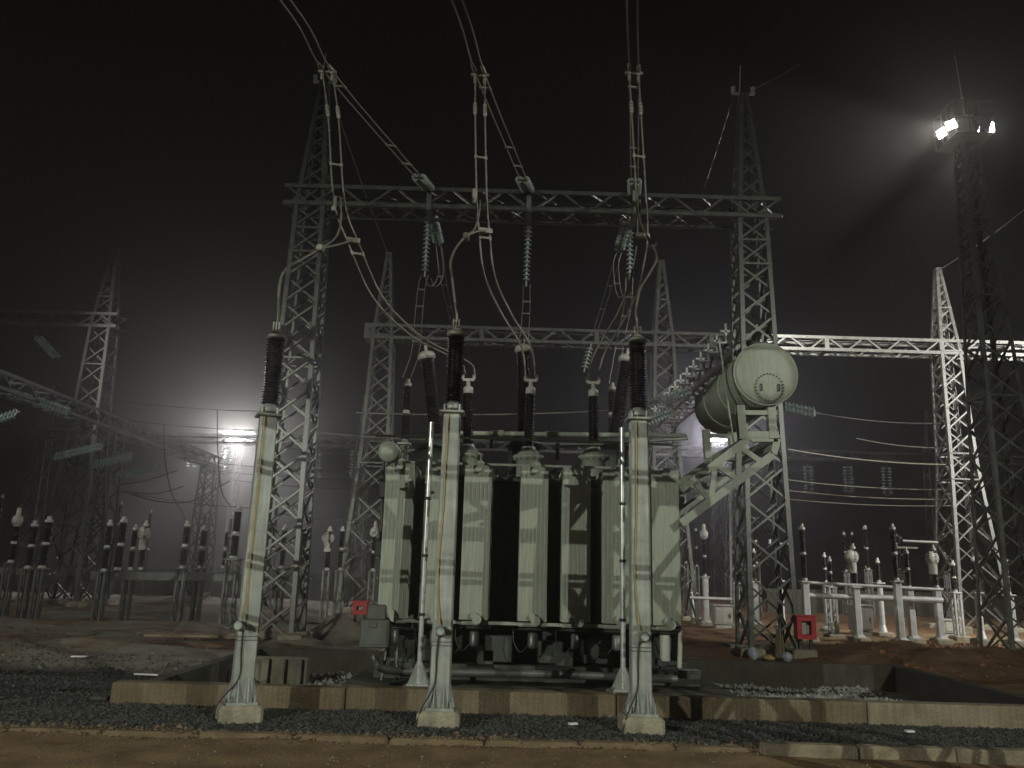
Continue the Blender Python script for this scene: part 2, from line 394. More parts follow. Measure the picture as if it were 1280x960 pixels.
# ---------------------------------------------------------------- lattice steelwork
def leg_pts(prof, cx, cy, z):
    for (za, ha), (zb, hb) in zip(prof, prof[1:]):
        if za <= z <= zb:
            h = ha+(hb-ha)*(z-za)/(zb-za); return [(cx-h, cy-h, z), (cx+h, cy-h, z), (cx+h, cy+h, z), (cx-h, cy+h, z)]
NRM = [(0, -1, 0), (1, 0, 0), (0, 1, 0), (-1, 0, 0)]
def lattice_tower(root, cx, cy, prof, legw, brw, ratio=1.0, cross=True, name='bracing', m='galv', foot=True, rings=()):
    legs = [MB() for _ in range(4)]; br = MB()
    for (za, ha), (zb, hb) in zip(prof, prof[1:]):
        A, B = leg_pts(prof, cx, cy, za+1e-6), leg_pts(prof, cx, cy, zb-1e-6)
        for k in range(4):
            o = Vector((A[k][0]-cx, A[k][1]-cy, 0)).normalized(); p, q = Vector(A[k]), Vector(B[k])
            n1 = NRM[k]; n2 = NRM[k-1]
            for n_, t_ in ((n1, n2), (n2, n1)):
                off = -Vector(t_)*legw/2
                legs[k].bar(p+off, q+off, legw, legw*.14, n_)
    zs = [prof[0][0]]; zt = prof[-1][0]
    while zs[-1] < zt-.15:
        P4 = leg_pts(prof, cx, cy, min(zs[-1]+1e-5, zt-1e-5)); w = P4[1][0]-P4[0][0]; zs.append(min(zt, zs[-1]+max(.32, w*ratio)))
    if zs[-1]-zs[-2] < .2: zs.pop(-2)
    for i, (za, zb) in enumerate(zip(zs, zs[1:])):
        A, B = leg_pts(prof, cx, cy, za+1e-6), leg_pts(prof, cx, cy, zb-1e-6)
        for k in range(4):
            n = Vector(NRM[k]); a, b_, c, d = Vector(A[k]), Vector(A[(k+1) % 4]), Vector(B[k]), Vector(B[(k+1) % 4])
            ins = -n*(legw*.16); ins2 = -n*(legw*.16+brw*1.2)
            if cross: br.angle(a+ins, d+ins, brw, n); br.angle(b_+ins2, c+ins2, brw, n)
            elif i % 2: br.angle(a+ins, d+ins, brw, n)
            else: br.angle(b_+ins, c+ins, brw, n)
        if i in rings or zb == zt:
            for k in range(4): br.bar(Vector(B[k]), Vector(B[(k+1) % 4]), brw, brw, NRM[k])
    main = part(name, br, M[m], root)
    for k in range(4):
        part('leg', legs[k], M[m], main)
        if foot:
            A = leg_pts(prof, cx, cy, prof[0][0]+1e-6)[k]; f = MB(); f.bev((A[0], A[1], .05), (.55, .55, .30), .03)
            part('footing', f, M['footing'], main)
    return main
def lattice_beam(root, p, q, dpt, hgt, chw, brw, step, m='galv', posts=0, ends=True):
    # box girder: p, q = centre points of its two ends (horizontal); dpt across, hgt high
    p, q = Vector(p), Vector(q); d = (q-p); L = d.length; d.normalize(); a = d.cross(Vector((0, 0, 1))).normalized(); u = Vector((0, 0, 1))
    C4 = [(-a*dpt/2-u*hgt/2), (a*dpt/2-u*hgt/2), (a*dpt/2+u*hgt/2), (-a*dpt/2+u*hgt/2)]
    NN = [-u, a, u, -a]; br = MB(); n = max(2, round(L/step)); n += n % 2
    for k in range(4):
        A, B = C4[k], C4[(k+1) % 4]; nv = NN[k]
        for i in range(n):
            s0, s1 = p+d*(L*i/n), p+d*(L*(i+1)/n); off = -nv*chw*.2
            if i % 2: br.angle(s0+A+off, s1+B+off, brw, nv)
            else: br.angle(s0+B+off, s1+A+off, brw, nv)
        if posts:
            for i in range(0, n+1, posts): br.bar(p+d*(L*i/n)+A+nv*.004, p+d*(L*i/n)+B+nv*.004, chw*1.5, .02, nv)
    main = part('crossbeam', br, M[m], root)
    for k in range(4):
        c = MB(); n1, n2 = NN[k], NN[k-1]
        for n_, t_ in ((n1, n2), (n2, n1)):
            off = C4[k] - t_*chw/2; c.bar(p+off, q+off, chw, chw*.14, n_)
        part('chord', c, M[m], main)
    return main
TP = [(0, .57), (7.3, .44), (10.75, .38), (14.4, .11)]
# nearest gantry, above the transformer
g1 = thing('lattice_gantry', 'tall lattice steel gantry nearest the camera, spanning right above the grey green transformer', 'gantry', (.4, 19.2, 0), 'lattice gantries of the switchyard')
for cx in (-5.28, 6.02):
    t_ = lattice_tower(g1, cx, 19.2, TP, .10, .05, .80, name='tower', m='galvshade', rings=(7, 11, 12))
    f = MB()
    for sx in (-.12, .12): f.cyl((cx+sx*2.2, 19.2, 14.42), (cx+sx*2.2, 19.2, 14.62), .06, 8)
    f.bar((cx-.3, 19.2, 14.42), (cx+.3, 19.2, 14.42), .07, .05); f.cyl((cx-.1, 19.2, 14.4), (cx-.04, 19.2, 15.3), .014, 6)
    part('earth_wire_bracket', f, M['galvw'], t_)
lattice_beam(g1, (-5.95, 19.2, 10.93), (6.75, 19.2, 10.93), .84, .56, .10, .05, .72, m='galvshade')
# second gantry row, 11 m behind
g2 = thing('lattice_gantry', 'long lattice steel gantry in the second row, bright white under the right mast', 'gantry', (6.2, 31.5, 0), 'lattice gantries of the switchyard')
for cx in (-5.3, 6.12, 17.72, 29.2):
    lattice_tower(g2, cx, 31.5, [(0, 1.0), (6.2, .56), (11.0, .42), (14.55, .11)], .12, .06, .85, name='tower', rings=(3, 4, 9, 12))
lattice_beam(g2, (-5.95, 31.5, 11.05), (29.8, 31.5, 11.05), .84, .62, .12, .065, .8, posts=6)
g2l = thing('lattice_gantry', 'lattice steel gantry at the far left with its tapered peak above the receding low beam', 'gantry', (-16.6, 31.5, 0), 'lattice gantries of the switchyard')
for cx in (-16.75, -28.2):
    lattice_tower(g2l, cx, 31.5, [(0, 1.0), (6.2, .56), (11.0, .42), (14.4, .11)], .12, .06, .85, name='tower', rings=(7, 11))
lattice_beam(g2l, (-16.1, 31.5, 11.2), (-28.9, 31.5, 11.2), .84, .62, .12, .065, .8)
# third row across the whole yard, deep in the haze
g3 = thing('lattice_gantry', 'distant lattice gantry row in the haze, a long level beam with hanging glass strings', 'gantry', (0, 57, 0), 'lattice gantries of the switchyard')
for cx in (-33.5, -10.6, 16.0, 30.3):
    lattice_tower(g3, cx, 57, [(0, .75), (10.4, .42), (13.9, .11)], .15, .09, 1.3, name='tower', foot=False)
lattice_beam(g3, (-46, 57, 10.4), (46, 57, 10.4), .9, .7, .15, .09, 1.1)
# low gantries running away from the camera
def low_gantry(label, x, z, y0, y1, legs, loc, m='galv', brackets=False):
    g_ = thing('low_gantry', label, 'gantry', loc, 'low gantries running away from the camera')
    for y in legs: lattice_tower(g_, x, y, [(0, .62), (z-.35, .42)], .11, .06, 1.0, name='tower', m=m)
    lattice_beam(g_, (x, y0, z), (x, y1, z), .8, .6, .11, .06, .75, m=m)
    if brackets:
        y = y0+.5
        while y < y1:
            for sx in (-.42, .42):
                b_ = MB(); b_.box((x+sx, y, z+.36), (.05, .05, .55)); b_.box((x+sx, y, z+.42), (.30, .05, .06)); b_.box((x+sx*1.3, y+.1, z+.1), (.22, .25, .05)); part('bracket', b_, M['galvw'], g_)
            y += .95
    return g_
low_gantry('low lattice gantry at the far left whose beam recedes towards the hazy lamp', -16.6, 7.2, 20.5, 45.0, (32.9, 44.4), (-16.6, 44.4, 0))
low_gantry('low lattice beam with white cross brackets receding behind the conservator drum', 6.1, 7.7, 20.0, 31.2, (), (6.1, 26, 7.7), brackets=True)
# gantry of the incoming line, behind the photographer
g0 = thing('lattice_gantry', 'lattice gantry behind the photographer that the overhead conductors run back to', 'gantry', (-14.5, .5, 0), 'lattice gantries of the switchyard')
for cx in (-14.5, 8.8): lattice_tower(g0, cx, .5, [(0, .6), (7.9, .4), (10.5, .1)], .10, .05, 1.2, name='tower')
lattice_beam(g0, (-15, .5, 7.95), (9.2, .5, 7.95), .84, .7, .10, .05, .95)

# ---------------------------------------------------------------- power transformer
tf = thing('power_transformer', 'big grey green power transformer with upright radiators standing in the concrete pit', 'transformer', (.5, 14, .1))
tank = MB(); tank.bev((.45, 14.5, 1.72), (3.9, 2.0, 2.9), .05)
for i in range(9): tank.box((-1.35+i*.45, 13.47, 1.7), (.07, .10, 2.6))
tank.box((.45, 14.5, 3.2), (4.15, 2.25, .06))
for i in range(22): tank.cyl((-1.5+i*.186, 13.42, 3.23), (-1.5+i*.186, 13.42, 3.28), .022, 6)
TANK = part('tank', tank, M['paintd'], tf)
sk = MB()
for y in (12.75, 13.7, 15.3): sk.box((.5, y, .22), (4.9, .22, .22))
for x in (-1.6, -.3, .9, 2.3): sk.box((x, 14.0, .44), (.26, 2.7, .2))
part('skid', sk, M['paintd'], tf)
# underframe blocks seen below the radiators
for (xa, ya), (xb, yb), dy in (((-1.79, 0.79), (-1.35, 0.3), .5), ((-1.3, 0.75), (-1.01, 0.34), .3), ((-0.33, 0.76), (0.12, 0.37), .6), ((0.51, 0.68), (0.89, 0.36), .4), ((1.2, 0.75), (1.6, 0.38), .6), ((2.28, 0.85), (2.66, 0.46), .5)):
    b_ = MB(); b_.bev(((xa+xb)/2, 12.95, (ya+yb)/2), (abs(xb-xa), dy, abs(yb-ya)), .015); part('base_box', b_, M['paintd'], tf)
# radiators: each a stack of fluted plates on two headers
RX = [(-1.67, 12.2, 2.17)[0], (-1.07, 12.2, 2.19)[0], (-0.47, 12.2, 2.21)[0], (0.39, 12.2, 2.23)[0], (1.03, 12.2, 2.25)[0], (1.64, 12.2, 2.26)[0], (2.37, 12.2, 2.28)[0]]
RZ0, RZ1, RW = 1.0, 3.27, .425
def plate_mesh():
    m = MB(); n = 7; w = RW/n; pts = [(-RW/2, 0)]
    for i in range(n):
        x0 = -RW/2+i*w; pts += [(x0+w*.08, -.008), (x0+w*.20, -.0098), (x0+w*.80, -.0098), (x0+w*.92, -.008)]
    pts.append((RW/2, 0)); bk = [(x, -y) for x, y in reversed(pts[1:-1])]; ring = pts+bk; N_ = len(ring); vs = []
    for z, k in ((RZ0, .25), (RZ0+.06, 1), (RZ1-.06, 1), (RZ1, .25)): vs += [(x, y*k, z-RZ0) for x, y in ring]
    fs = [(r*N_+i, r*N_+(i+1) % N_, (r+1)*N_+(i+1) % N_, (r+1)*N_+i) for r in range(3) for i in range(N_)]
    fs += [tuple(range(N_-1, -1, -1)), tuple(range(3*N_, 4*N_))]; m.add(vs, fs); return m.data('plate', M['paint'])
PLATE = plate_mesh()
for i, x in enumerate(RX):
    hd = MB(); hd.cyl((x, 12.13, RZ1-.06), (x, 13.5, RZ1-.06), .05, 12); hd.cyl((x+.03, 12.125, RZ1+.005), (x+.03, 12.2, RZ1+.005), .062, 14)
    hd.tube([(x+.03, 12.16, RZ1+.05), (x+.03, 12.16, RZ1+.07), (x+.03, 12.16, RZ1+.13), (x+.03, 12.19, RZ1+.15)], .012, 6)
    R_ = part('radiator', hd, M['paint'], tf)
    hd = MB(); hd.cyl((x, 12.13, RZ0+.07), (x, 13.5, RZ0+.07), .05, 12); hd.cyl((x+.05, 12.12, RZ0+.01), (x+.05, 12.2, RZ0+.01), .07, 14); part('header', hd, M['paint'], R_)
    for k in range(18):
        p_ = bpy.data.objects.new('plate', PLATE); COL.objects.link(p_); p_.parent = R_
        p_.location = (x-tf.location.x, 12.2+k*.058-tf.location.y, RZ0-tf.location.z)
    # fan under the radiator: guard ring, hub plate and hanging motor
    fn = MB(); fn.lathe([(.24, 0), (.26, 0), (.26, .06), (.24, .06), (.24, 0)], (x, 12.62, .86), n=20); fn.bar((x-.25, 12.62, .85), (x+.25, 12.62, .85), .05, .03)
    FN = part('fan', fn, M['paintd'], tf)
    mo = MB(); mo.lathe([(.03, -.02), (.07, 0), (.075, .03), (.075, .19), (.05, .21)], (x+.02, 12.40, .62), n=14)
    part('fan_motor', mo, M['galv'], FN)
    cb = MB(); cb.tube(curve([(x-.03, 12.40, .66), (x-.16, 12.37, .55), (x-.26, 12.42, .70), (x-.27, 12.5, .9)], 6), .010, 5); part('fan_cable', cb, M['cable'], FN)
    ba = MB(); ba.box((x, 12.32, .93), (.40, .05, .025)); part('fan_bracket', ba, M['paint'], FN)
for za, zb, x0, x1, t_ in ((.985, .985, -1.75, 2.5, .045), (3.30, 3.30, -1.6, 2.45, .035)):
    b_ = MB()
    if za < 2: b_.box(((x0+x1)/2, 12.30, za-.03), (x1-x0, .05, t_))
    else:
        for xa, xb in zip(RX, RX[1:]): b_.box(((xa+xb)/2, 12.30, za), (xb-xa-.16, .03, t_))
    part('tie_bar', b_, M['paint'], tf)
# oil filled turrets and bushings
def sheds(mb, org, axis, L, r, rs, n, seg=16):
    prof = [(r, 0)]; st = L/n
    for i in range(n):
        z = i*st; k = rs if i % 2 == 0 else r+(rs-r)*.72
        prof += [(r, z+st*.10), (k, z+st*.42), (k, z+st*.50), (r+.003, z+st*.80)]
    prof.append((r, L)); mb.lathe(prof, org, axis, seg)
for (bx, by, bz), (tx, ty, tz) in (((-0.71, 13.3, 3.74), (-0.74, 13.3, 4.63)), ((0.31, 13.3, 3.73), (0.32, 13.3, 4.65)), ((1.4, 13.3, 3.76), (1.39, 13.3, 4.64))):
    t_ = MB(); t_.lathe([(.20, 0), (.20, .30), (.26, .31), (.26, .35), (.21, .36), (.17, .43), (.12, .47), (.11, .51)], (bx, by, bz-.50), n=24)
    for k in range(14): t_.cyl((bx+.235*cos(k*pi/7), by+.235*sin(k*pi/7), bz-.21), (bx+.235*cos(k*pi/7), by+.235*sin(k*pi/7), bz-.13), .014, 6)
    T_ = part('turret', t_, M['paint'], tf)
    b_ = MB(); ax = Vector((tx-bx, ty-by, tz-bz)); L = ax.length; b_.lathe([(.10, -.03), (.10, .02), (.075, .04)], (bx, by, bz), ax, 16); sheds(b_, Vector((bx, by, bz))+ax*.03, ax, L*.97, .076, .097, 22)
    B_ = part('bushing', b_, M['porc'], tf); a = ax.normalized(); t0 = Vector((tx, ty, tz))
    c = MB(); c.lathe([(.075, 0), (.085, .01), (.085, .10), (.05, .125), (.035, .13), (.035, .22), (.025, .23)], t0, a, 16)
    c.bar(t0+a*.24-Vector((.10, 0, 0)), t0+a*.24+Vector((.10, 0, 0)), .05, .045)
    for sx in (-.095, .095): c.bev(t0+a*.29+Vector((sx, 0, 0)), (.055, .06, .10), .01)
    c.lathe([(.03, 0), (.03, .01)], t0+a*.06-Vector((0, .085, 0)), (0, -1, 0), 12); part('bushing_terminal', c, M['cap'], B_)
for (bx, by, bz), (tx, ty, tz) in (((-1.4, 14.9, 4.15), (-1.65, 14.9, 5.65)), ((0.25, 14.9, 4.2), (0.2, 14.9, 5.84)), ((1.96, 14.9, 4.24), (2.19, 14.9, 5.7))):
    ax = Vector((tx-bx, 0, tz-bz)); a = ax.normalized(); o = Vector((bx, by, bz)); L = ax.length
    t_ = MB(); t_.lathe([(.30, -.75), (.30, -.22), (.36, -.21), (.36, -.16), (.30, -.15), (.22, -.05), (.16, 0), (.13, .02)], o, a, 24)
    T_ = part('turret', t_, M['paintd'], tf)
    b_ = MB(); sheds(b_, o, a, L, .108, .135, 34); B_ = part('bushing', b_, M['porc'], tf); t0 = o+a*L
    c = MB(); c.lathe([(.12, -.02), (.165, 0), (.165, .07), (.13, .12), (.05, .135), (.03, .14), (.03, .26)], t0, a, 18); part('bushing_cap', c, M['cap'], B_)
# conservator drum on its truss at the right hand end
c0 = Vector((3.9, 11.9, 4.77)); R0 = .485; cl = 2.75
dr = MB(); dr.lathe([(R0*.30, -.045), (R0*.7, -.032), (R0*.93, -.010), (R0, .025), (R0, cl-.03), (R0*.9, cl), (R0*.3, cl+.03)], c0, (0, 1, 0), 48)
DR = part('conservator', dr, M['paint'], tf)
rm = MB()
for y in (.02, 1.0, 1.95): rm.lathe([(R0, 0), (R0+.016, .005), (R0+.016, .045), (R0, .05)], c0+Vector((0, y, 0)), (0, 1, 0), 48)
part('rim', rm, M['paint'], DR)
mh = Vector((3.92, 11.9, 4.54)); mc = MB(); mc.lathe([(.235, -.005), (.235, .035), (.10, .042)], mh+Vector((0, .0, 0)), (0, -1, 0), 30)
MH = part('manhole_cover', mc, M['paint'], DR)
bl = MB()
for k in range(26): q = mh+Vector((.212*cos(k*2*pi/26), -.034, .212*sin(k*2*pi/26))); bl.cyl(q, q+Vector((0, -.03, 0)), .011, 6)
part('bolt', bl, M['dark'], MH)
hn = MB()
for sx in (-.13, .14): hn.tube([mh+Vector((sx, -.03, -.05)), mh+Vector((sx, -.075, -.045)), mh+Vector((sx, -.075, .045)), mh+Vector((sx, -.03, .05))], .012, 6)
part('handle', hn, M['paintd'], MH)
lb = MB(); lb.bev(c0+Vector((-.05, .25, R0+.04)), (.18, .12, .10), .02); lb.cyl(c0+Vector((.07, .2, R0)), c0+Vector((.07, .2, R0+.08)), .03, 10); part('filler_cap', lb, M['dark'], DR)
fr = MB(); yA, yB = 12.05, 14.2
for y in (yA, yB):
    A = Vector(((2.58, 12.05, 2.97)[0], y, (2.58, 12.05, 2.97)[2])); B = Vector(((3.63, 12.05, 3.77)[0], y, (3.63, 12.05, 3.77)[2])); C_ = Vector(((4.06, 12.05, 3.78)[0], y, (4.06, 12.05, 3.78)[2]))
    D = Vector(((2.57, 12.05, 2.47)[0], y, (2.57, 12.05, 2.47)[2])); E_ = Vector(((3.99, 12.05, 3.54)[0], y, (3.99, 12.05, 3.54)[2]))
    for p, q, w in ((A, B, .11), (B, C_, .10), (D, E_, .12), (E_, C_, .10)): fr.bar(p, q, .10, w, (0, 1, 0) if False else (0, 0, 1))
    for t0, t1 in ((.18, .32), (.5, .32), (.5, .62), (.85, .62), (.85, .88)):
        fr.bar(A.lerp(B, t0), D.lerp(E_, t1), .06, .08)
    for q_, dx in (((3.54, 12.05, 3.76), -.03), ((3.99, 12.05, 3.78), 0)):
        q0 = Vector((q_[0], y, q_[2])); fr.bar(q0, q0+Vector((dx, 0, .52)), .12, .14, (0, 1, 0))
    fr.bar(B+Vector((-.05, 0, .06)), C_+Vector((.02, 0, .06)), .12, .10)
    s0 = B+Vector((-.1, 0, .40)); s1 = C_+Vector((.02, 0, .40)); fr.bar(s0, s1, .10, .07)
for q_ in ((2.69, 12.05, 3), (3.18, 12.05, 3.35), (3.63, 12.05, 3.77), (3.99, 12.05, 3.64), (4.05, 12.05, 3.78)):
    q0 = Vector((q_[0], yA, q_[2])); fr.bar(q0, q0+Vector((0, yB-yA, 0)), .07, .09)
part('conservator_frame', fr, M['paint'], tf)
rl = MB(); rl.tube(curve([(3.35, 12.5, 5.46), (3.36, 12.3, 4.81), (3.37, 12.1, 4.13), (3.39, 12, 3.71)], 5), .018, 6); part('level_pipe', rl, M['paint'], tf)
# small drum, pipes and gauges at the left hand end
sm = Vector((-1.91, 12.5, 3.49)); sd = MB(); sd.lathe([(.06, -.02), (.155, -.012), (.168, .01), (.168, .75), (.15, .77)], sm, (0.06, 1, 0), 28); part('tap_changer_drum', sd, M['paint'], tf)
pp = MB(); pp.tube(curve([(-1.68, 12.6, 3.49), (-1.53, 12.9, 3.59), (-1.3, 13.2, 3.72), (-0.98, 13.4, 3.7)], 5), .05, 10); pp.tube([(-1.99, 12.6, 3.36), (-1.99, 12.6, 3.05), (-1.94, 12.6, 1.82), (-1.93, 12.6, 1.05)], .028, 8); part('oil_pipe', pp, M['paintd'], tf)
for q_, w, h in (((-1.95, 12.55, 2.89), .14, .26), ((-1.97, 12.55, 1.99), .12, .24)): gb = MB(); gb.bev(q_, (w, .16, h), .015); part('relay_box', gb, M['dark'], tf)
ga = MB(); q0 = Vector((-2.04, 12.4, 2.22)); ga.lathe([(.062, .05), (.066, .01), (.066, 0), (.058, -.008)], q0, (0, 1, 0), 20); G_ = part('gauge', ga, M['cap'], tf)
gn = MB(); gn.bar(q0+Vector((-.02, -.012, -.015)), q0+Vector((.03, -.012, .02)), .006, .008, (0, 1, 0)); part('needle', gn, M['dark'], G_)
cbx = MB(); a, b_ = Vector((-2.1, 12.1, 0.97)), Vector((-1.68, 12.1, 0.58)); cbx.bev(((a.x+b_.x)/2, 12.25, (a.z+b_.z)/2), (b_.x-a.x, .35, a.z-b_.z), .015); cbx.bev((a.x+.21, 12.3, a.z+.10), (.28, .3, .22), .02)
CB = part('control_box', cbx, M['boxdark'], tf)
ds = MB(); ds.box(((a.x+b_.x)/2, 12.065, (a.z+b_.z)/2+.01), (b_.x-a.x-.06, .015, a.z-b_.z-.08)); ds.bev(((a.x+b_.x)/2-.02, 12.05, a.z-.07), (.11, .02, .07), .005); part('box_door', ds, M['boxdark'], CB)
lg = MB()
for x in (-.08, .06): lg.tube([((a.x+b_.x)/2+.25+x, 12.3, b_.z), ((a.x+b_.x)/2+.25+x*1.6, 12.25, .12)], .025, 6)
part('box_conduit', lg, M['galv'], CB)
wp = MB(); wp.cyl((2.36, 12.35, 0.49), (2.36, 12.35, 0.85), .075, 16); part('breather', wp, M['cap'], tf)
wp = MB(); wp.cyl((2.56, 12.3, 0.4), (2.59, 12.3, 0.96), .035, 10); part('breather_pipe', wp, M['cap'], tf)
for q_, w, h in (((2.31, 12.4, 0.46), .16, .10), ((2.42, 12.4, 0.37), .26, .08), ((2.26, 12.4, 0.32), .18, .10), ((2.55, 12.4, 0.93), .10, .10), ((0.7, 12.4, 0.34), .5, .05), ((-0.35, 12.4, 0.32), .4, .05)): db = MB(); db.bev(q_, (w, .2, h), .01); part('valve_block', db, M['dark'], tf)
tb = MB(); tb.tube([(-1.07, 14, 4.06), (0.88, 14, 4.09), (3.12, 14, 4.13)], .045, 8)
for qa, qb in (((-0.34, 14, 4.07), (-0.12, 14, 4.08)), ((0.62, 14, 4.08), (0.85, 14, 4.09)), ((2.04, 14, 4.11), (2.27, 14, 4.12))): tb.cyl(qa, qb, .062, 10)
part('top_pipe', tb, M['paint'], tf)
tb = MB(); tb.tube([(-2.17, 12.75, 3.77), (0.02, 12.75, 3.78), (2.73, 12.75, 3.76)], .020, 6); part('spray_pipe', tb, M['paint'], tf); tb = MB(); tb.tube([(0.68, 13, 3.7), (2.92, 13, 3.91)], .022, 6); part('spray_pipe', tb, M['paint'], tf)
for i in range(26):
    x = -1.1+3.2*rnd.random(); kv = MB(); kv.tube([(x, 13.6+rnd.random(), 3.2), (x+rnd.uniform(-.2, .2), 13.6, 3.3+rnd.random()*.12), (x+rnd.uniform(-.4, .4), 13.5, 3.24)], .018, 5); part('tank_pipe', kv, M['paintd'], tf)
for q_, h in (((0.84, 14, 3.63), .5), ((-0.34, 14, 3.81), .4), ((2.15, 14, 3.6), .3)): kv = MB(); kv.cyl(q_, (q_[0], 14.0, q_[2]+h*.6), .035, 8); part('relief_pipe', kv, M['paintd'], tf)
ep = MB(); ep.tube(curve([(-1.89, 12.3, 0.42), (-1.81, 12, 0.37), (-1.71, 11.9, 0.32), (-1.46, 11.9, 0.29)], 6)+[Vector((0.79, 11.9, 0.31)), Vector((2.44, 11.9, 0.29))], .055, 12)
solo('drain_pipe', ep, M['galv'], 'grey drain pipe lying along the foot of the transformer with its left end bent up', 'pipe', (0.11, 11.9, 0.29))

# ---------------------------------------------------------------- slim zinc poles with flared feet
for i, ((x, y, z), (_, _, zt), lb_) in enumerate((((-1.16, 11.55, 0.17), (-1.12, 11.55, 3.8), 'left slim shiny zinc pole before the radiators, beside the middle arrester column'), ((1.63, 11.55, 0.17), (1.56, 11.55, 3.8), 'right slim shiny zinc pole before the radiators, beside the right arrester column'))):
    t_ = thing('zinc_pole', lb_, 'pole', (x, y, z), 'slim zinc poles before the transformer')
    m_ = MB(); m_.cyl((x, y, z), (x, y, zt), .036, 12); part('shaft', m_, M['pole'], t_)
    m_ = MB(); m_.box((x, y, z+.01), (.30, .30, .02))
    for k in range(4):
        a = k*pi/2+pi/4; d = Vector((cos(a), sin(a), 0)); q = Vector((x, y, z+.02)); n_ = Vector((-sin(a), cos(a), 0))*.005
        for s_ in (1,): m_.add([q+d*.03-n_, q+d*.19-n_, q+d*.03+Vector((0, 0, .30))-n_, q+d*.03+n_, q+d*.19+n_, q+d*.03+Vector((0, 0, .30))+n_], [(0, 1, 2), (3, 5, 4), (0, 3, 4, 1), (1, 4, 5, 2), (2, 5, 3, 0)])
    part('base_plate', m_, M['column'], t_)
    m_ = MB(); m_.bev((x, y, z-.16), (.42, .4, .32), .02); part('footing', m_, M['conc'], t_)
    for zz in (z+.9, z+1.7, z+2.5): m_ = MB(); m_.cyl((x, y, zz), (x, y, zz+.04), .046, 10); part('pipe_clip', m_, M['dark'], t_)

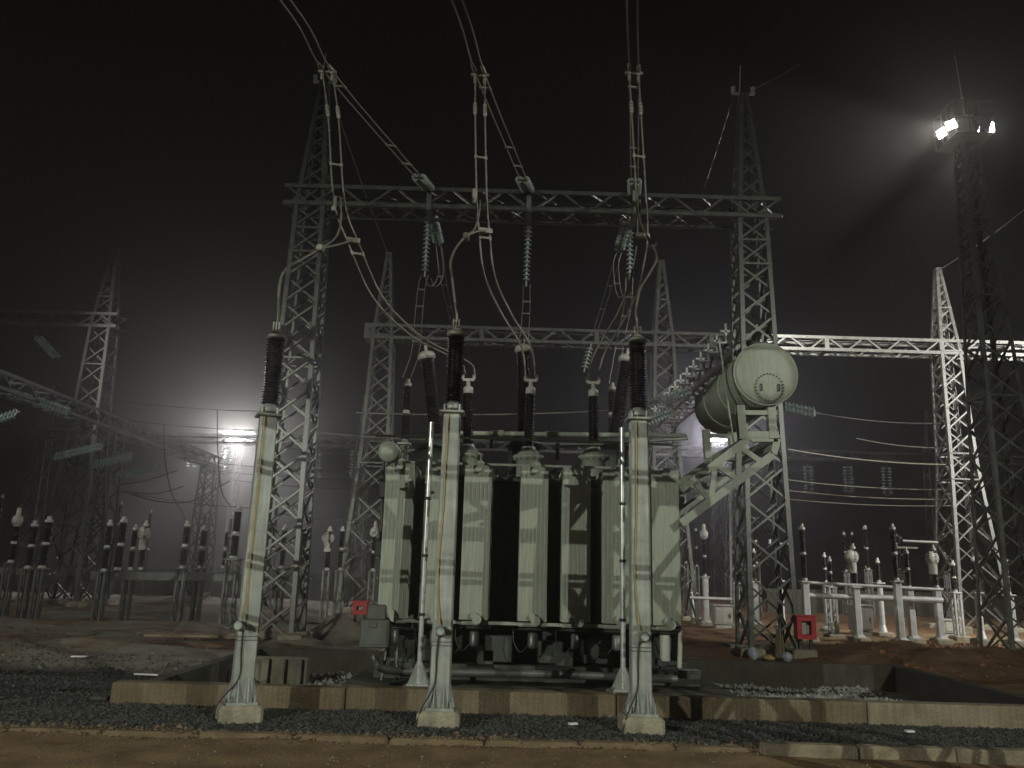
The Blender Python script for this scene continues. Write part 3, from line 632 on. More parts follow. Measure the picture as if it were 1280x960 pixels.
# ---------------------------------------------------------------- surge arresters on columns
def arrester(x, zc, label, rz, counter_side):
    y = 9.65
    t_ = thing('surge_arrester_post', label, 'surge arrester', (x, y, 0), 'surge arrester posts before the transformer')
    m_ = MB(); m_.bev((x, y, .02), (.47, .47, .30), .035, rz); part('footing', m_, M['footing'], t_)
    m_ = MB(); m_.box((x, y, .185), (.34, .34, .03), rz)
    for k in range(4):
        for s_ in (-.055, .055):
            a = k*pi/2+rz; d = Vector((cos(a), sin(a), 0)); w = Vector((-sin(a), cos(a), 0)); q = Vector((x, y, .2))+w*s_; n_ = w*.006
            m_.add([q+d*.10-n_, q+d*.175-n_, q+d*.10+Vector((0, 0, .30))-n_, q+d*.10+n_, q+d*.175+n_, q+d*.10+Vector((0, 0, .30))+n_], [(0, 1, 2), (3, 5, 4), (0, 3, 4, 1), (1, 4, 5, 2), (2, 5, 3, 0)])
    for sx in (-.14, .14):
        for sy in (-.14, .14):
            q = Matrix.Rotation(rz, 3, 'Z') @ Vector((sx, sy, 0)); m_.cyl((x+q.x, y+q.y, .2), (x+q.x, y+q.y, .27), .014, 6)
    part('base_plate', m_, M['column'], t_)
    zp = zc-.06; m_ = MB(); b0, b1, ch = .115, .100, .012; vs = []; R = Matrix.Rotation(rz, 3, 'Z')
    for z, h in ((.2, b0), (zp, b1)):
        for sx, sy in ((-h+ch, -h), (h-ch, -h), (h, -h+ch), (h, h-ch), (h-ch, h), (-h+ch, h), (-h, h-ch), (-h, -h+ch)): vs.append(R @ Vector((sx, sy, 0))+Vector((x, y, z)))
    m_.add(vs, [(i, (i+1) % 8, 8+(i+1) % 8, 8+i) for i in range(8)]+[tuple(range(8, 16))])
    part('column', m_, M['column'], t_)
    m_ = MB(); m_.bev((x, y, zp+.015), (.30, .30, .03), .008, rz)
    for k in range(4):
        q = R @ Vector(((-.09, .09)[k % 2], (-.09, .09)[k//2], 0)); m_.cyl((x+q.x, y+q.y, zp+.03), (x+q.x, y+q.y, zp+.11), .016, 8)
    m_.lathe([(.10, .06), (.105, .07), (.105, .12), (.07, .13), (.065, .16)], (x, y, zp), n=18); part('top_plate', m_, M['column'], t_)
    z0, z1 = zc+.10, zc+.93
    m_ = MB(); sheds(m_, (x, y, z0), (0, 0, 1), z1-z0, .082, .112, 25, 20); part('insulator', m_, M['porc'], t_)
    m_ = MB(); m_.lathe([(.085, 0), (.11, .01), (.115, .03), (.115, .055), (.08, .075), (.06, .08), (.06, .105), (.035, .11), (.035, .14)], (x, y, z1), n=20)
    for k in range(3): m_.box((x-.035+k*.035, y-.02, z1+.17), (.016, .05, .10))
    m_.bev((x, y, z1+.20), (.09, .06, .035), .008); part('terminal', m_, M['clamp'], t_)
    ws = MB(); f = R @ Vector((-.05, -.105, 0)); zz = 1.02
    ws.tube(curve([(x+f.x*.6, y+f.y, zp+.05), (x+f.x*.8, y+f.y-.015, zp-.25), (x+f.x, y+f.y-.012, 2.4), (x+f.x*1.4, y+f.y-.015, 1.9), (x+f.x*1.2, y+f.y-.02, 1.4), (x+f.x*.4, y+f.y-.03, zz+.07)], 6), .008, 5)
    part('earth_wire', ws, M['yellow'], t_)
    q = Vector((x-.01+.02*counter_side, y+f.y-.06, zz)); m_ = MB(); m_.bev(q+Vector((0, .03, 0)), (.11, .05, .11), .01); m_.lathe([(.055, 0), (.055, .05), (.048, .062)], q, (0.2*counter_side, -1, 0.1), 18)
    C_ = part('counter', m_, M['clamp'], t_); m_ = MB(); m_.lathe([(.040, .0621), (.036, .067)], q, (0.2*counter_side, -1, 0.1), 16); part('dial', m_, M['glass'], C_)
    ws = MB(); ws.tube(curve([(x+f.x*.6, y+f.y-.03, zz-.06), (x+f.x*.9, y+f.y-.02, .75), (x+f.x*1.1, y+f.y-.02, .45), (x-.17, y-.2, .22), (x-.24, y-.22, .02)], 6), .009, 5); part('earth_lead', ws, M['cable'], t_)
    bn = MB()
    for zz in (.86, .9): bn.box((x, y, zz), (b0*2+.004-.004*zz, b0*2+.004-.004*zz, .012), rz)
    part('strap', bn, M['galv'], t_)
    return x, y, z1+.16
ATOP = [arrester((-2.95, 9.65, 0.16)[0]-.02, (-2.98, 9.65, 3.52)[2], 'left surge arrester on its grey column, standing clear of the transformer by the gantry leg', radians(24), -1),
        arrester((-0.71, 9.65, 0.18)[0]-.01, (-0.72, 9.65, 3.62)[2], 'middle surge arrester on its grey column, in front of the second radiator', 0, 0),
        arrester((1.56, 9.65, 0.21)[0], (1.55, 9.65, 3.6)[2], 'right surge arrester on its grey column, in front of the sixth radiator', 0, 1)]

# ---------------------------------------------------------------- conductors
SP = Vector((.085, .02, 0))
def twin(name, label, cat, path, group, spacers=(), clamps=(), r=.016, sp=SP, two=True, m='alum'):
    t_ = thing(name, label, cat, path[0], group)
    for s_ in ((-1, 1) if two else (0,)):
        m_ = MB(); m_.tube([p+sp*s_ for p in path], r, 6); part('cable', m_, M[m], t_)
    for t in spacers:
        p, d = along(path, t); m_ = MB(); m_.bar(p-sp*1.15, p+sp*1.15, .03, .03, d)
        for s_ in (-1, 1): m_.cyl(p+sp*s_-d*.035, p+sp*s_+d*.035, r*1.7, 8)
        part('spacer', m_, M['clamp'], t_)
    for t in clamps:
        p, d = along(path, t)
        for s_ in (-1, 1):
            m_ = MB(); m_.lathe([(r*1.1, -.13), (r*2.1, -.11), (r*2.3, 0), (r*2.1, .11), (r*1.1, .13)], p+sp*s_, d, 10)
            for k in (-.07, 0, .07): m_.box(p+sp*s_+d*k+Vector((0, -r*2, 0)), (.03, .035, .03))
            part('clamp', m_, M['clamp'], t_)
    return t_
PH_N = ('left', 'middle', 'right')
GA = [Vector((-2.22, 18.6, 11.05)), Vector((0.29, 18.6, 11.06)), Vector((2.96, 18.6, 11.1))]
JA = [Vector((-3.41, 12.5, 10.22)), Vector((-0.72, 12.55, 10.27)), Vector((2, 12.5, 10.36))]
TA = [Vector((-3.67, 10.7, 10.2)), Vector((-1.02, 10.7, 10.29)), Vector((1.69, 10.7, 10.37))]
for i in range(3):
    d = (TA[i]-GA[i]); dx = d.x/d.y
    back = Vector((TA[i].x+dx*(.9-TA[i].y), .9, 7.9))
    mid = Vector((TA[i].x+dx*(5-TA[i].y), 5.0, TA[i].z-.9))
    path = curve([GA[i], GA[i].lerp(JA[i], .5)-Vector((0, 0, .03)), JA[i], TA[i], mid, back], 8)
    L = 0
    twin('overhead_conductor', PH_N[i]+' pair of overhead conductors with spacers, strung from the nearest gantry beam', 'cable', path, 'overhead twin conductors', (.05, .10, .16, .31, .50, .7), (.345,))
    j = MB(); j.bar(JA[i]-Vector((.16, 0, .03)), JA[i]+Vector((.16, 0, -.03)), .05, .05)
    for s_ in (-1, 1): j.bev(JA[i]+SP*s_+Vector((0, 0, -.02)), (.06, .10, .14), .012); j.cyl(JA[i]+SP*s_-Vector((0, 0, .05)), JA[i]+SP*s_-Vector((0, 0, .2)), .028, 8)
    solo('tee_clamp', j, M['clamp'], 'tee clamp joining the '+PH_N[i]+' overhead conductors to their drop cables', 'clamp', tuple(JA[i]), 'tee clamps on the overhead conductors')
DROP = [[(-3.41, 12.5, 10.19), (-3.2, 12.4, 9.19), (-2.94, 12.2, 7.6), (-2.66, 12.2, 6.87), (-2.24, 12.5, 6.03), (-1.63, 12.9, 5.51), (-1.1, 13.1, 5.28), (-0.79, 13.25, 5.14), (-0.72, 13.3, 4.97)],
        [(-0.72, 12.55, 10.26), (-0.68, 12.45, 9.3), (-0.59, 12.3, 7.72), (-0.53, 12.3, 7.15), (-0.42, 12.5, 6.46), (-0.14, 12.9, 5.97), (0.16, 13.1, 5.55), (0.27, 13.25, 5.31), (0.31, 13.3, 4.97)],
        [(2, 12.5, 10.33), (2.02, 12.4, 9.51), (2.06, 12.3, 8.1), (2.09, 12.3, 7.16), (2.01, 12.5, 6.53), (1.87, 12.8, 6.07), (1.64, 13.1, 5.66), (1.47, 13.25, 5.34), (1.39, 13.3, 4.99)]]
for i in range(3):
    twin('drop_conductor', PH_N[i]+' pair of sagging drop cables from the overhead tee clamp down to a front bushing', 'cable', curve(DROP[i], 8), 'twin drop conductors', (.30, .56), (.13,))
# single jumpers to the arresters: a clamp on the drop pair, two short tails, one cable down
JP = [([(-2.93, 12.2, 7.66), (-2.84, 12, 7.16), (-2.8, 11.6, 6.69), (-2.87, 11, 6.24)], [(-2.66, 12.2, 6.9), (-2.74, 11.6, 6.57), (-2.87, 11, 6.24)], [(-2.87, 11, 6.24), (-2.98, 10.5, 5.87), (-3.04, 10, 5.53), (-3.04, 9.8, 5.24), (-2.99, 9.68, 4.88)], ((-2.66, 12.2, 6.89), (-2.87, 11, 6.24), (-2.93, 12.2, 7.52))),
      ([(-0.62, 12.3, 7.72), (-0.62, 12, 7.27), (-0.65, 11.4, 6.79), (-0.75, 11, 6.5)], [(-0.51, 12.3, 7.17), (-0.62, 11.7, 6.89), (-0.75, 11, 6.5)], [(-0.75, 11, 6.5), (-0.85, 10.6, 6.14), (-0.88, 10.2, 5.76), (-0.82, 9.9, 5.4), (-0.74, 9.68, 4.94)], ((-0.51, 12.3, 7.17), (-0.74, 11, 6.49), (-0.63, 12.3, 7.77))),
      ([(2.05, 12.3, 7.8), (2, 12, 7.34), (1.99, 11.5, 6.87), (2.01, 11, 6.46)], [(2.09, 12.3, 7.16), (2.06, 11.7, 6.85), (2.01, 11, 6.46)], [(2.01, 11, 6.46), (2, 10.6, 6.08), (1.82, 10.2, 5.68), (1.64, 9.9, 5.34), (1.55, 9.68, 4.96)], ((2.09, 12.3, 7.16), (2.01, 11, 6.45), (2.05, 12.3, 7.82)))]
for i in range(3):
    a, b_, c, cl_ = JP[i]; tp = Vector((ATOP[i][0], 9.65, ATOP[i][2]))
    t_ = thing('arrester_jumper', 'bent jumper cable running from the drop cables to the top of the '+PH_N[i]+' surge arrester', 'cable', c[0], 'jumpers to the surge arresters')
    for q in (a, b_, list(c)+[tp+Vector((0, 0, .12)), tp]): m_ = MB(); m_.tube(curve(q, 8), .018, 6); part('cable', m_, M['alum'], t_)
    m_ = MB(); m_.bar(Vector(cl_[0])-SP*1.3, Vector(cl_[0])+SP*1.3, .07, .08); part('clamp', m_, M['clamp'], t_)
    m_ = MB(); m_.bev(cl_[1], (.10, .14, .10), .015); part('clamp', m_, M['clamp'], t_)
    m_ = MB(); m_.cyl(Vector(cl_[2])-SP-Vector((0, 0, .13)), Vector(cl_[2])-SP+Vector((0, 0, .13)), .042, 10); part('clamp', m_, M['clamp'], t_)

# ---------------------------------------------------------------- insulator strings
def string_mesh(mb, p, q, r=.125, pitch=.145, seg=14):
    p, q = Vector(p), Vector(q); L = (q-p).length; n = max(3, int(L/pitch)); prof = [(.02, 0)]
    for i in range(n):
        z = L*(i+.15)/n; st = L/n; prof += [(.03, z), (r*.55, z+st*.12), (r, z+st*.42), (r*.97, z+st*.50), (r*.5, z+st*.40), (.028, z+st*.5)]
    prof.append((.02, L)); mb.lathe(prof, p, q-p, seg)
def string(label, p, q, group, gap=0.0, r=.125, pitch=.145, side=(1, 0, 0)):
    t_ = thing('insulator_string', label, 'insulator string', p, group); w = Vector(side)*gap/2
    for s_ in ((-1, 1) if gap else (0,)):
        m_ = MB(); string_mesh(m_, Vector(p)+w*s_, Vector(q)+w*s_, r, pitch); part('glass_discs', m_, M['glass'], t_)
    d = (Vector(q)-Vector(p)).normalized()
    for e, sg in ((Vector(p), -1), (Vector(q), 1)):
        m_ = MB(); m_.cyl(e, e+d*sg*.14, .03, 8); 
        if gap: m_.bar(e-w*1.4, e+w*1.4, .05, .05)
        part('fitting', m_, M['clamp'], t_)
    return t_
GS = 'insulator strings on the nearest gantry'
string('left twin glass string on the overhead conductors before the nearest gantry beam', (-2.26, 18.72, 11.14), (-2.39, 17.6, 10.88), GS, .18, .09)
string('middle twin glass string on the overhead conductors before the nearest gantry beam', (0.27, 18.72, 11.17), (0.11, 17.6, 10.89), GS, .18, .09)
string('right twin glass string on the overhead conductors before the nearest gantry beam', (2.98, 18.72, 11.18), (2.81, 17.6, 10.93), GS, .18, .09)
for i, (a, b_, s_) in enumerate((((-2.35, 19.65, 10.82), (-2.38, 19.9, 9.34), 0), ((0.32, 19.65, 10.76), (0.3, 19.9, 9.15), 0), ((3, 19.65, 10.82), (3.03, 19.9, 9.41), 0))):
    string('long glass string hanging at the back of the nearest gantry beam, '+PH_N[i]+' phase', a, b_, GS, .0, .105, .115)
string('slanting short glass string behind the nearest gantry beam, by the left long string', (-2.25, 19.7, 10.85), (-2.17, 20.9, 10.61), GS, .16, .085)
string('slanting short glass string behind the nearest gantry beam, by the right long string', (2.92, 19.7, 10.82), (2.89, 20.9, 10.55), GS, .16, .085)
for q_ in ((-2.24, 18.73, 10.83), (0.3, 18.73, 10.86), (3.02, 18.73, 10.9)): st_ = MB(); st_.box(q_, (.12, .06, .55)); st_.box((q_[0], 19.2, 10.62), (.16, .95, .05)); st_.cyl((q_[0], 19.65, 10.62), (q_[0], 19.65, 10.35), .04, 8); part('string_plate', st_, M['galv'], g1)
# twin droppers on the far side of the gantry
BD = [('left', [(-2.38, 19.9, 9.25), (-2.41, 19.6, 8.78), (-2.32, 18.6, 7.6), (-2.26, 17.9, 6.6), (-2.36, 17.4, 5.86)]),
      ('middle', [(0.31, 19.9, 9.06), (0.31, 19.2, 8.29), (0.25, 17, 6.97), (0.2, 15.1, 6.05)]),
      ('right', [(3.02, 19.9, 9.34), (2.93, 19.6, 8.5), (2.62, 18.6, 7.33), (2.28, 17.6, 5.89)])]
for n_, p_ in BD: twin('back_dropper', n_+' pair of thin droppers below a long glass string behind the nearest gantry', 'cable', curve(p_, 8), 'droppers behind the nearest gantry', (.15, .35, .7), (), .012, Vector((.09, 0, 0)), m='clamp')
twin('loop_cable', 'slack cable loop under the left slanting glass string with a long tail downwards', 'cable', curve([(-2.17, 20.9, 10.54), (-2.04, 20.6, 9.73), (-2.06, 20.4, 9.27), (-2.21, 20.2, 9.05), (-2.3, 20, 9.2)], 8), 'slack loops behind the nearest gantry', (.6,), (), .012, Vector((.07, 0, 0)), m='clamp')
twin('loop_cable', 'slack cable loop under the right slanting glass string with white spacers', 'cable', curve([(2.89, 20.9, 10.47), (2.76, 20.6, 9.99), (2.78, 20.4, 9.23), (2.87, 20.2, 8.88), (3, 20, 8.95)], 8), 'slack loops behind the nearest gantry', (.6,), (), .012, Vector((.07, 0, 0)), m='clamp')
twin('tail_cable', 'thin twin tail falling from the left slanting string to the second gantry beam', 'cable', curve([(-2.15, 21, 10.49), (-2.21, 24, 10.39), (-2.31, 30, 10.92)], 8), 'tails behind the nearest gantry', (.3, .6), (), .011, Vector((.08, 0, 0)), m='clamp')
twin('tail_cable', 'thin twin tail falling from the right slanting string to the second gantry beam', 'cable', curve([(2.88, 21, 10.44), (3.03, 25, 10.63), (3.25, 30.5, 11.07)], 8), 'tails behind the nearest gantry', (.3, .6), (), .011, Vector((.08, 0, 0)), m='clamp')
string('short glass string hanging below the second gantry beam above a front bushing', (3.11, 31, 10.58), (2.89, 31, 9.68), 'insulator strings on the second gantry', .0, .16)
for a, b_, lb_ in (((5.64, 24.5, 7.4), (4.02, 24.5, 6.82), 'upper bright green glass string stretched towards the right surge arrester'), ((5.66, 27.5, 7.33), (4.76, 27.5, 6.91), 'lower bright green glass string stretched towards the right surge arrester')):
    string(lb_, a, b_, 'strings on the low beam by the conservator', .16, .10, .12, (0, 0, 1))
string('glass string stretched right from the low beam, just right of the conservator drum', (8.49, 24.5, 6.97), (9.48, 24.5, 6.79), 'strings on the low beam by the conservator', .16, .10, .12, (0, 0, 1))
for a, b_, lb_ in (((-17.06, 27, 7.2), (-15.15, 27, 6.61), 'long glass string lying under the receding left beam, nearest one'), ((-16.77, 29.4, 5.36), (-15.07, 29.4, 5.82), 'glass string stretched left from under the receding left beam, second nearest'), ((-16.57, 31.8, 5.38), (-15.06, 31.8, 5.78), 'bright double glass string right of the receding left beam, under the hazy beam'), ((-16.29, 33.3, 5.15), (-14.62, 33.3, 5.57), 'thin double glass string farthest along the receding left beam'), ((-16.81, 26, 6.15), (-16.32, 26, 6.35), 'glass string cut by the left edge of the picture')):
    string(lb_, a, b_, 'strings on the receding left beam', .16, .10, .12, (0, .3, 1))
string('glass string hanging off the far left gantry beam on a slant', (-19.12, 31, 10.37), (-18.21, 31, 9.53), 'strings on the far left gantry', .18, .11, .13)
for a, b_, lb_ in (((-20.14, 56.6, 9.77), (-19.99, 56.6, 7.84), 'bright vertical glass string below the hazy left lamp'), ((-22.75, 56.6, 9.64), (-22.63, 56.6, 8.22), 'dimmer vertical glass string left of the hazy lamp'), ((-13.76, 56.6, 9.72), (-13.65, 56.6, 7.74), 'vertical glass string right of the near left gantry leg'), ((-11.03, 56.6, 9.8), (-10.94, 56.6, 7.81), 'vertical glass string left of the leaning second row tower'), ((21.21, 56.6, 9.56), (21.21, 56.6, 7.69), 'left one of three pale strings under the distant beam at right'), ((24.06, 56.6, 9.64), (24.04, 56.6, 7.77), 'middle one of three pale strings under the distant beam at right'), ((26.79, 56.6, 9.66), (26.75, 56.6, 7.73), 'right one of three pale strings under the distant beam at right')):
    string(lb_, a, b_, 'strings under the distant beam', .45, .20, .2)
# straight busbars and wires in the back
def wire(label, pts, r=.02, grp='bus wires across the yard', m='wire', s_=.12):
    path = []
    for p, q in zip(pts, pts[1:]): path += sag(p, q, s_, 8)
    m_ = MB(); m_.tube(path, r, 5); return solo('bus_wire', m_, M[m], label, 'wire', path[0], grp)
wire('uppermost bus wire running over the hazy left lamp', [(-18.07, 34, 8.55), (-10.68, 34, 8.16)])
wire('second bus wire running just over the hazy left lamp', [(-18.57, 36, 8.07), (-11.4, 36, 7.65)])
wire('bus wire passing beneath the hazy left lamp, upper of three', [(-15.31, 40, 6.65), (-6.68, 40, 6.37)])
wire('bus wire passing beneath the hazy left lamp, middle of three', [(-15.73, 42, 6.44), (-6.98, 42, 6.18)])
wire('bus wire passing beneath the hazy left lamp, lowest of three', [(-15.2, 44, 6.18), (-7.28, 44, 5.87)])
wire('dark slack wire just under the second bus wire at left', [(-24.5, 38, 7.78), (-11.81, 38, 7.63)], .03)
wire('dark wire along the distant left beam, lower one', [(-25.71, 40, 7.65), (-12.41, 40, 7.7)], .03)
wire('thin wire low across the left bay above the frame beam', [(-14.78, 30, 4.27), (-9.06, 30, 3.72)], .014)
wire('thin wire behind the near left gantry leg, at drum height', [(-9.22, 33, 6.45), (-2.56, 33, 6.13)], .014)
wire('thin wire low behind the near left gantry leg', [(-8.76, 30, 3.61), (-4.89, 30, 3.43)], .014)
wire('pale bus wire behind the front bushings, dipping between the bushing caps', [(-4.93, 25, 6.48), (4.1, 25, 6.87)], .025, m='clamp')
wire('thin bus wire from the left gantry leg to the left surge arrester column', [(-6.4, 26, 5.99), (0.05, 26, 5.94)], .02, m='clamp')
for i, (a, b_) in enumerate((((10.17, 29, 6.33), (15.9, 29, 5.93)), ((11.51, 33, 5.7), (18.26, 33, 5.49)), ((12.18, 35, 5.48), (19.33, 35, 5.3)), ((12.85, 37, 5.3), (20.4, 37, 5.21)), ((15.76, 36, 8.05), (19.81, 36, 7.72)))):
    wire(('bright', 'upper dim', 'middle dim', 'lowest dim', 'short high')[i]+' bus wire at right, running to the bright white tower', [a, b_], .030 if i == 0 else .022, m='alum')
wire('thin bus wire from the right glass string over the dark sky', [(9.53, 24.5, 6.79), (16.39, 30, 7.67)], .014)
for i, pts in enumerate(([(-12.69, 34, 8.14), (-12.5, 34, 6.5), (-11.82, 33, 4.72), (-11.04, 32, 3.97), (-10.72, 32, 3.92)], [(-15.8, 36, 7.82), (-15.58, 36, 6.36), (-14.67, 35, 4.67), (-13.68, 34, 3.76), (-11.91, 30, 3.17)], [(-15.96, 33, 4.73), (-15.29, 34, 5.06), (-14.92, 36, 5.72)], [(-15.76, 33, 4.48), (-14.88, 34, 4.5), (-14.55, 36, 5.02)], [(-15.42, 33, 4.36), (-14.67, 34, 4.17), (-14.11, 36, 4.39), (-13.23, 38, 5.52)])):
    m_ = MB(); m_.tube(curve(pts, 8), .024, 5); solo('hanging_cable', m_, M['cable'], ('dark cable looping down below the hazy lamp to a post insulator', 'dark cable curving down left of the hazy lamp', 'upper slack dark cable at left between the glass strings', 'middle slack dark cable at left between the glass strings', 'lowest slack dark cable reaching right below the hazy lamp')[i], 'cable', pts[0], 'slack cables at the left')
m_ = MB(); m_.tube(sag((5.81, 19.2, 14.55), (4.88, 19.2, 11.6), .05, 8), .012, 5); solo('earth_wire', m_, M['wire'], 'thin wire slanting from the right gantry peak down to the beam', 'wire', (5.81, 19.2, 14.55), 'thin earth wires')
m_ = MB(); m_.tube(sag((6.29, 19.2, 14.56), (4.75, 12, 10.26), .02, 8), .010, 5); solo('earth_wire', m_, M['wire'], 'thin wire leaving the right gantry peak up to the right', 'wire', (6.29, 19.2, 14.56), 'thin earth wires')
m_ = MB(); m_.tube(sag((17.62, 31.5, 14.42), (16.54, 24, 13.65), .1, 10), .022, 5); solo('earth_wire', m_, M['clamp'], 'earth wire rising right from the peak of the bright white tower past the mast', 'wire', (17.62, 31.5, 14.42), 'thin earth wires')
m_ = MB(); m_.tube(sag((-4.78, 19.2, 13.3), (-5.28, 31.5, 14.39), .1, 10), .012, 5); solo('earth_wire', m_, M['wire'], 'faint earth wire between the left peaks of the two gantry rows', 'wire', (-4.78, 19.2, 13.3), 'thin earth wires')

# ---------------------------------------------------------------- floodlight masts
def flood_head(root, p, aim, lens_mat, s_=.8):
    p = Vector(p); d = (Vector(aim)-p).normalized(); R = d.to_track_quat('-Z', 'Y').to_matrix()
    m_ = MB(); w, h, t = .36*s_, .30*s_, .14*s_; vs = []
    for z, k in ((.0, 1), (.09*s_, .96), (t+.08*s_, .45)):
        for sx, sy in ((-1, -1), (1, -1), (1, 1), (-1, 1)): vs.append(p + R @ Vector((sx*w/2*k, sy*h/2*k, z)))
    m_.add(vs, [(8, 9, 10, 11)] + [(r*4+i, r*4+(i+1) % 4, r*4+4+(i+1) % 4, r*4+4+i) for r in range(2) for i in range(4)]); m_.bar(p+R @ Vector((-w*.6, 0, .1*s_)), p+R @ Vector((w*.6, 0, .1*s_)), .03, .03)
    H_ = part('floodlight', m_, M['galv'], root)
    m_ = MB(); m_.add([p + R @ Vector((sx*w/2*.92, sy*h/2*.92, -.004)) for sx, sy in ((-1, -1), (1, -1), (1, 1), (-1, 1))], [(3, 2, 1, 0)]); part('lens', m_, M[lens_mat], H_)
    return p + d*.12
ms = thing('floodlight_mast', 'tall lattice floodlight mast with a railed platform of lit lamps and a rod', 'light mast', (12.32, 19.9, 0), 'floodlight masts')
MX, MY = 12.32, 19.9; top = Vector((12.24, 19.9, 13.57)); MX2 = top.x
lattice_tower(ms, MX, MY, [(0, .66), (top.z-.1, .22)], .09, .045, .8, name='tower', rings=(6, 10, 14))
pl = MB(); pl.bev((MX, MY, top.z), (1.06, 1.06, .06), .02); PLT = part('platform', pl, M['galv'], ms)
rl = MB()
for zz in (.45, .95):
    for k in range(4):
        a, b_ = k*pi/2+pi/4, (k+1)*pi/2+pi/4; q = lambda t: Vector((MX+.74*cos(t), MY+.74*sin(t), top.z+zz)); rl.bar(q(a), q(b_), .035, .035)
for k in range(12):
    a = k*pi/6+pi/4; kk = .74*cos(pi/4)/max(abs(cos(a)), abs(sin(a))); rl.bar((MX+kk*cos(a), MY+kk*sin(a), top.z), (MX+kk*cos(a), MY+kk*sin(a), top.z+.95), .03, .03)
part('railing', rl, M['galv'], ms)
bx = MB(); bx.bev((MX+.15, MY+.1, top.z+.55), (.3, .3, .62), .02); part('junction_box', bx, M['boxgrey'], ms)
rd = MB(); rd.cyl((MX+.05, MY, top.z), (MX+.05, MY, top.z+1.4), .035, 8); rd.cyl((MX+.05, MY, top.z+1.4), (MX-.02, MY, (12.39, 19.9, 16.34)[2]), .022, 8, .010); part('lightning_rod', rd, M['galvw'], ms)
hL1 = flood_head(ms, (MX-.56, MY-.38, top.z+.30), (MX-9, MY-7, top.z-3.2), 'lensL'); hL2 = flood_head(ms, (MX-.56, MY+.12, top.z+.34), (MX-9, MY-2, top.z-3), 'lensL')
hR1 = flood_head(ms, (MX+.56, MY+.25, top.z+.50), (MX+7, MY-3, top.z-2), 'lensR'); hR2 = flood_head(ms, (MX+.52, MY-.42, top.z+.22), (MX+5, MY-5, top.z-2.4), 'lensL')
hB = flood_head(ms, (MX+.3, MY+.85, top.z+.35), (MX+5, MY+14, top.z-9), 'lensL')
spot('floodlight_lamp', hL1, (MX-9, MY-1.5, top.z-3.2), 2400, (1, .98, .92), 56, .35, .06)
spot('floodlight_lamp', hR1, (MX+7, MY-1.0, top.z-.9), 600, (.80, .78, 1), 64, .8, .06)
spot('floodlight_lamp', hB, (MX+4.5, MY+13, top.z-8.0), 7000, (1, .97, .88), 78, .25, .08)
def far_mast(label, x, y, zt, half, aim, watts, col, heads, lens, size):
    t_ = thing('floodlight_mast', label, 'light mast', (x, y, 0), 'floodlight masts')
    lattice_tower(t_, x, y, [(0, half*1.6), (zt, half)], .10, .06, 1.2, name='tower', foot=False)
    m_ = MB(); m_.bev((x, y, zt), (2.0, 1.2, .08), .02); part('platform', m_, M['galv'], t_)
    for k in range(heads):
        h = flood_head(t_, (x-.9+1.8*k/max(1, heads-1), y-.7, zt+.45), aim, lens, 1.6)
    spot('floodlight_lamp', (x, y-1.15, zt+.45), aim, watts, col, size, .55, .25)
far_mast('distant hazy floodlight mast behind the left arrester column, glaring white', (-21.07, 62, 11.2)[0], 62, (-21.05, 62, 11.01)[2], .22, (-15, 46, -7), 15500, (.99, .98, 1), 4, 'lensF', 92)
far_mast('distant floodlight mast glowing violet behind the conservator drum', (17.01, 66, 12.46)[0], 66, (17.01, 66, 12.46)[2], .32, (5, 0, 2), 1700, (.90, .89, 1), 4, 'lensR', 150)

